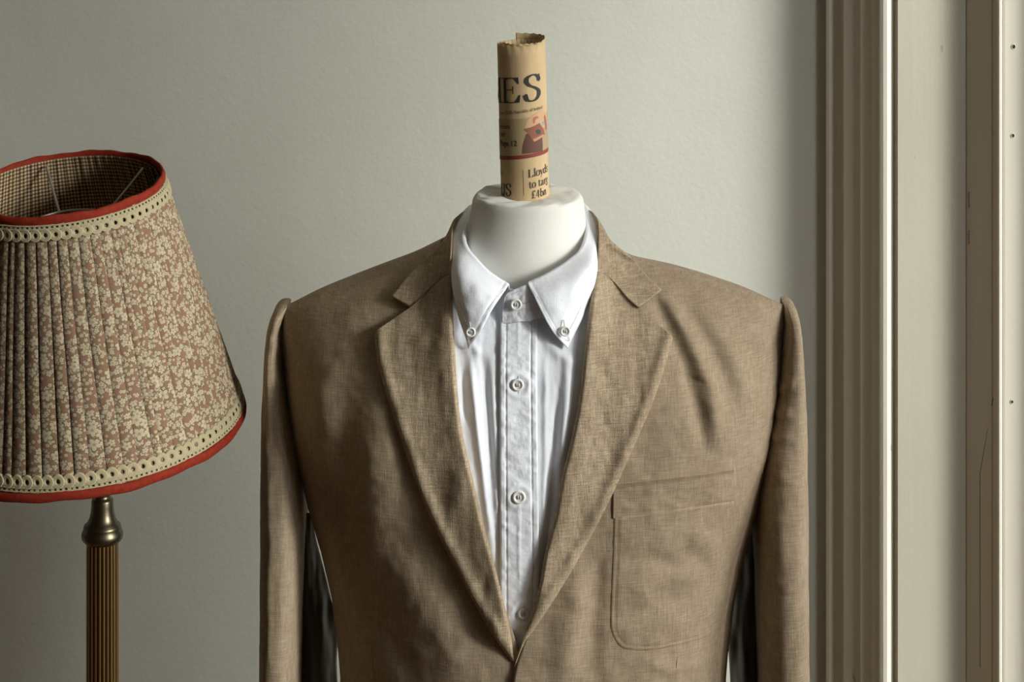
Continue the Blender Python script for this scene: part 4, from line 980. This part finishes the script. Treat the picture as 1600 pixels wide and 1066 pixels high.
def floral():
    m = NT('floral_print'); t = m.n('ShaderNodeTexCoord'); uv = t.outputs['UV']
    base = srgb(122, 93, 73); cream = srgb(166, 152, 124); line = srgb(92, 80, 66)
    col = base; 
    def layer(scale, petals, rad, seed, col, keep):
        mp = m.n('ShaderNodeMapping'); m.l(uv, mp.inputs[0]); mp.inputs['Location'].default_value = (seed, seed*1.7, 0)
        vo = m.n('ShaderNodeTexVoronoi', voronoi_dimensions='2D', feature='F1'); m.l(mp.outputs[0], vo.inputs['Vector']); vo.inputs['Scale'].default_value = scale; vo.inputs['Randomness'].default_value = .85
        dv = m.vmath('SUBTRACT', mp.outputs[0], vo.outputs['Position'])
        sp = m.n('ShaderNodeSeparateXYZ'); m.l(dv, sp.inputs[0]); sc_ = m.n('ShaderNodeSeparateColor'); m.l(vo.outputs['Color'], sc_.inputs[0])
        r = m.math('MULTIPLY', m.math('SQRT', m.math('ADD', m.math('MULTIPLY', sp.outputs[0], sp.outputs[0]), m.math('MULTIPLY', sp.outputs[1], sp.outputs[1]))), scale)
        an = m.math('ARCTAN2', sp.outputs[1], sp.outputs[0])
        an = m.math('ADD', an, m.math('MULTIPLY', sc_.outputs[0], 6.28))
        pet = m.math('ABSOLUTE', m.math('COSINE', m.math('MULTIPLY', an, petals/2.)))
        R_ = m.math('MULTIPLY', m.math('ADD', .5, m.math('MULTIPLY', pet, .5)), m.math('ADD', rad*.7, m.math('MULTIPLY', sc_.outputs[1], rad*.5)))
        q = m.math('DIVIDE', r, R_)
        ins_ = m.math('LESS_THAN', q, 1.0); ok = m.math('LESS_THAN', sc_.outputs[2], keep); ins_ = m.math('MULTIPLY', ins_, ok)
        ol = m.math('MULTIPLY', m.math('MULTIPLY', m.math('GREATER_THAN', q, .86), m.math('LESS_THAN', q, 1.12)), ok)
        ctr = m.math('MULTIPLY', m.math('LESS_THAN', q, .22), ok)
        vein = m.math('MULTIPLY', m.math('MULTIPLY', m.math('LESS_THAN', pet, .22), m.math('LESS_THAN', q, .6)), ok)
        col = m.mix(ins_, col, cream); col = m.mix(m.math('MULTIPLY', ol, .85), col, line)
        col = m.mix(m.math('MULTIPLY', ctr, .5), col, line); col = m.mix(m.math('MULTIPLY', vein, .7), col, line); return col
    col = layer(240, 5, .50, 9.1, col, .8)
    col = layer(150, 5, .48, 5.3, col, .62)
    col = layer(82, 5, .46, 1.1, col, .42)
    m.set(Base_Color=col, Roughness=.85, Normal=m.bump(m.noise(m.coord('Object'), 700, 2), .3, .0004))
    m.b.inputs['Specular IOR Level'].default_value = .2
    return m.m
def gingham():
    m = NT('gingham_lining'); t = m.n('ShaderNodeTexCoord'); sp = m.n('ShaderNodeSeparateXYZ'); m.l(t.outputs['UV'], sp.inputs[0])
    fx = m.math('GREATER_THAN', m.math('FRACT', m.math('MULTIPLY', sp.outputs[0], 260)), .5)
    fy = m.math('GREATER_THAN', m.math('FRACT', m.math('MULTIPLY', sp.outputs[1], 260)), .5)
    s_ = m.math('MULTIPLY', m.math('ADD', fx, fy), .5)
    m.set(Base_Color=m.ramp(s_, [(0, srgb(190, 170, 130)), (.5, srgb(120, 95, 68)), (1, srgb(60, 40, 28))]), Roughness=.9); return m.m
V, UV, Fs = shade_surface(0, .0023)
bk = np.stack([np.stack([np.array(spt(2*PI*i/160, RB+(RT-RB)*t-.0026, LH*t)) for t in np.linspace(0, 1, 6)]) for i in range(160)])
Lq(grid_obj('leak_backing', bk, plain('leak_backing_mat', srgb(120, 100, 78), .9), closed=True))  # hidden cone added to close gaps and stop light leaking between pleats
shd = Lq(mesh_obj('lamp_shade', V, Fs, floral(), None, UV, True)); shd['label'] = 'pleated shade of cream flowers on brown'
V, UV, Fs = shade_surface(-.0042, .0010, True)
Lq(mesh_obj('shade_lining', V, Fs, gingham(), None, UV, True))['label'] = 'brown and cream gingham lining of the shade'
redm = NT('red_velvet_trim'); nn = redm.noise(redm.coord('Object'), 300, 3, .6); redm.set(Base_Color=redm.ramp(nn, [(.3, srgb(108, 28, 16)), (.7, srgb(126, 42, 22))]), Roughness=.8); redm.b.inputs['Specular IOR Level'].default_value = .15
def band_ring(name, h, r, hh, rr_, mat, amp=.0006, n=160, ph=0):
    G = np.zeros((n, 13, 3))
    for i in range(n):
        a = 2*PI*i/n; wob = amp*math.sin(a*9+ph)+amp*.6*math.sin(a*23+ph)
        for k in range(13):
            q = 2*PI*k/12; G[i, k] = spt(a, r+rr_*math.cos(q), h+wob+hh*math.sin(q))
    return Lq(grid_obj(name, G, mat, closed=True, fix=True))
band_ring('red_trim', LH-.0005, RT+.0012, .0045, .0024, redm.m, .0006)
band_ring('red_trim', .0005, RB+.0014, .0046, .0025, redm.m, .0007, ph=1)
lace = cotton('cream_lace', srgb(160, 148, 117), srgb(147, 135, 104), .5)
def lace_ring(h0, sgn, cnt, r_at):
    """overlapping eyelet loops along a woven strip; sgn=+1 loops point up"""
    V = []; Fs = []
    def put(a, hgt, bump_): 
        t = hgt/LH; r = RB+(RT-RB)*t+.0028+bump_; return tuple(spt(a, r, hgt))
    R0 = RB+(RT-RB)*(h0/LH); un_ = 2*PI/cnt; rad = un_*R0*.66
    for i in range(cnt):
        a = un_*i; ch = h0+sgn*.0052
        nn_ = 14; b = len(V); prof_ = [(.33, 0), (.40, .0007), (.62, .0010), (.80, .0007), (.92, .0010), (1.0, .0004), (1.02, -.0010)]
        for k in range(nn_):
            q = 2*PI*k/nn_; pinch = 1+.25*math.sin(q)*sgn
            for (f, bp) in prof_:
                ff = f*(.9+.12*math.cos(q)) if f < .5 else f
                V.append(put(a+math.cos(q)*rad*ff/R0*(1 if f > .5 else .85), ch+math.sin(q)*rad*ff*.98, bp+.00045*math.cos(q)))
        m_ = len(prof_)
        for k in range(nn_):
            k2_ = (k+1) % nn_
            for j in range(m_-1): Fs.append((b+k*m_+j, b+k2_*m_+j, b+k2_*m_+j+1, b+k*m_+j+1))
    # woven heading: two cords with little bars between
    nseg = cnt*4
    for (c0, c1) in ((-.0004, .0012), (-.0032, -.0022)):
        b = len(V)
        for i in range(nseg):
            a = 2*PI*i/nseg
            for (q, bp) in ((c0, -.0008), (c0, .0006), (c1, .0006), (c1, -.0008)): V.append(put(a, h0+sgn*q, bp+.0002*math.sin(i*1.7)))
        for i in range(nseg):
            i2 = (i+1) % nseg
            for j in range(3): Fs.append((b+i*4+j, b+i2*4+j, b+i2*4+j+1, b+i*4+j+1))
    for i in range(cnt*2):
        a = 2*PI*i/(cnt*2); da = un_*.13; b = len(V)
        for (x, y_) in ((-da, -.0024), (da, -.0024), (da, .0), (-da, .0)): V.append(put(a+x, h0+sgn*y_, .0004))
        Fs.append((b, b+1, b+2, b+3))
    o = mesh_obj('lace_trim', V, Fs, lace, None); Lq(o); return o
lace_ring(.0085, 1, 96, 0)
lace_ring(LH-.0068, -1, 66, 0)
# spider fitting, lamp holder and bulb
steel = plain('pale_steel', srgb(176, 172, 156), .35, .8)
RGR = .038; ringh = LH-.036
Lq(grid_obj('shade_ring', tube([spt(2*PI*k/40, RGR, ringh) for k in range(40)]+[spt(0, RGR, ringh)], .0011, 8), steel, fix=True))
for a in (math.radians(203), math.radians(128), math.radians(-32)):
    pts = [spt(a, RGR+(RT-.007-RGR)*t_2, ringh+(LH-.004-ringh)*(t_2**1.1)) for t_2 in [k/8 for k in range(9)]]
    Lq(grid_obj('shade_arm', tube(pts, .0013, 8), steel))
hold = Matrix.Translation((pb.x, LY, ztopc+.095))
Lq(grid_obj('lamp_holder', lathe([(0, 0), (.012, 0), (.014, .01), (.016, .03), (.016, .05), (.013, .052), (0, .052)], 32, hold), bronze.m, closed=True, fix=True))
Lq(grid_obj('bulb', lathe([(.012, .052), (.014, .065), (.022, .085), (.024, .1), (.018, .118), (.008, .126), (0, .128)], 32, hold), plain('opal_bulb', srgb(220, 216, 200), .2), closed=True, fix=True))
Lq(grid_obj('riser', tube([hold @ Vector((0, 0, .03)), hold @ Vector((.02, 0, .06)), hold @ Vector((.03, -.01, .1)), spt(math.radians(60), RGR, ringh)], .0014, 8), steel))
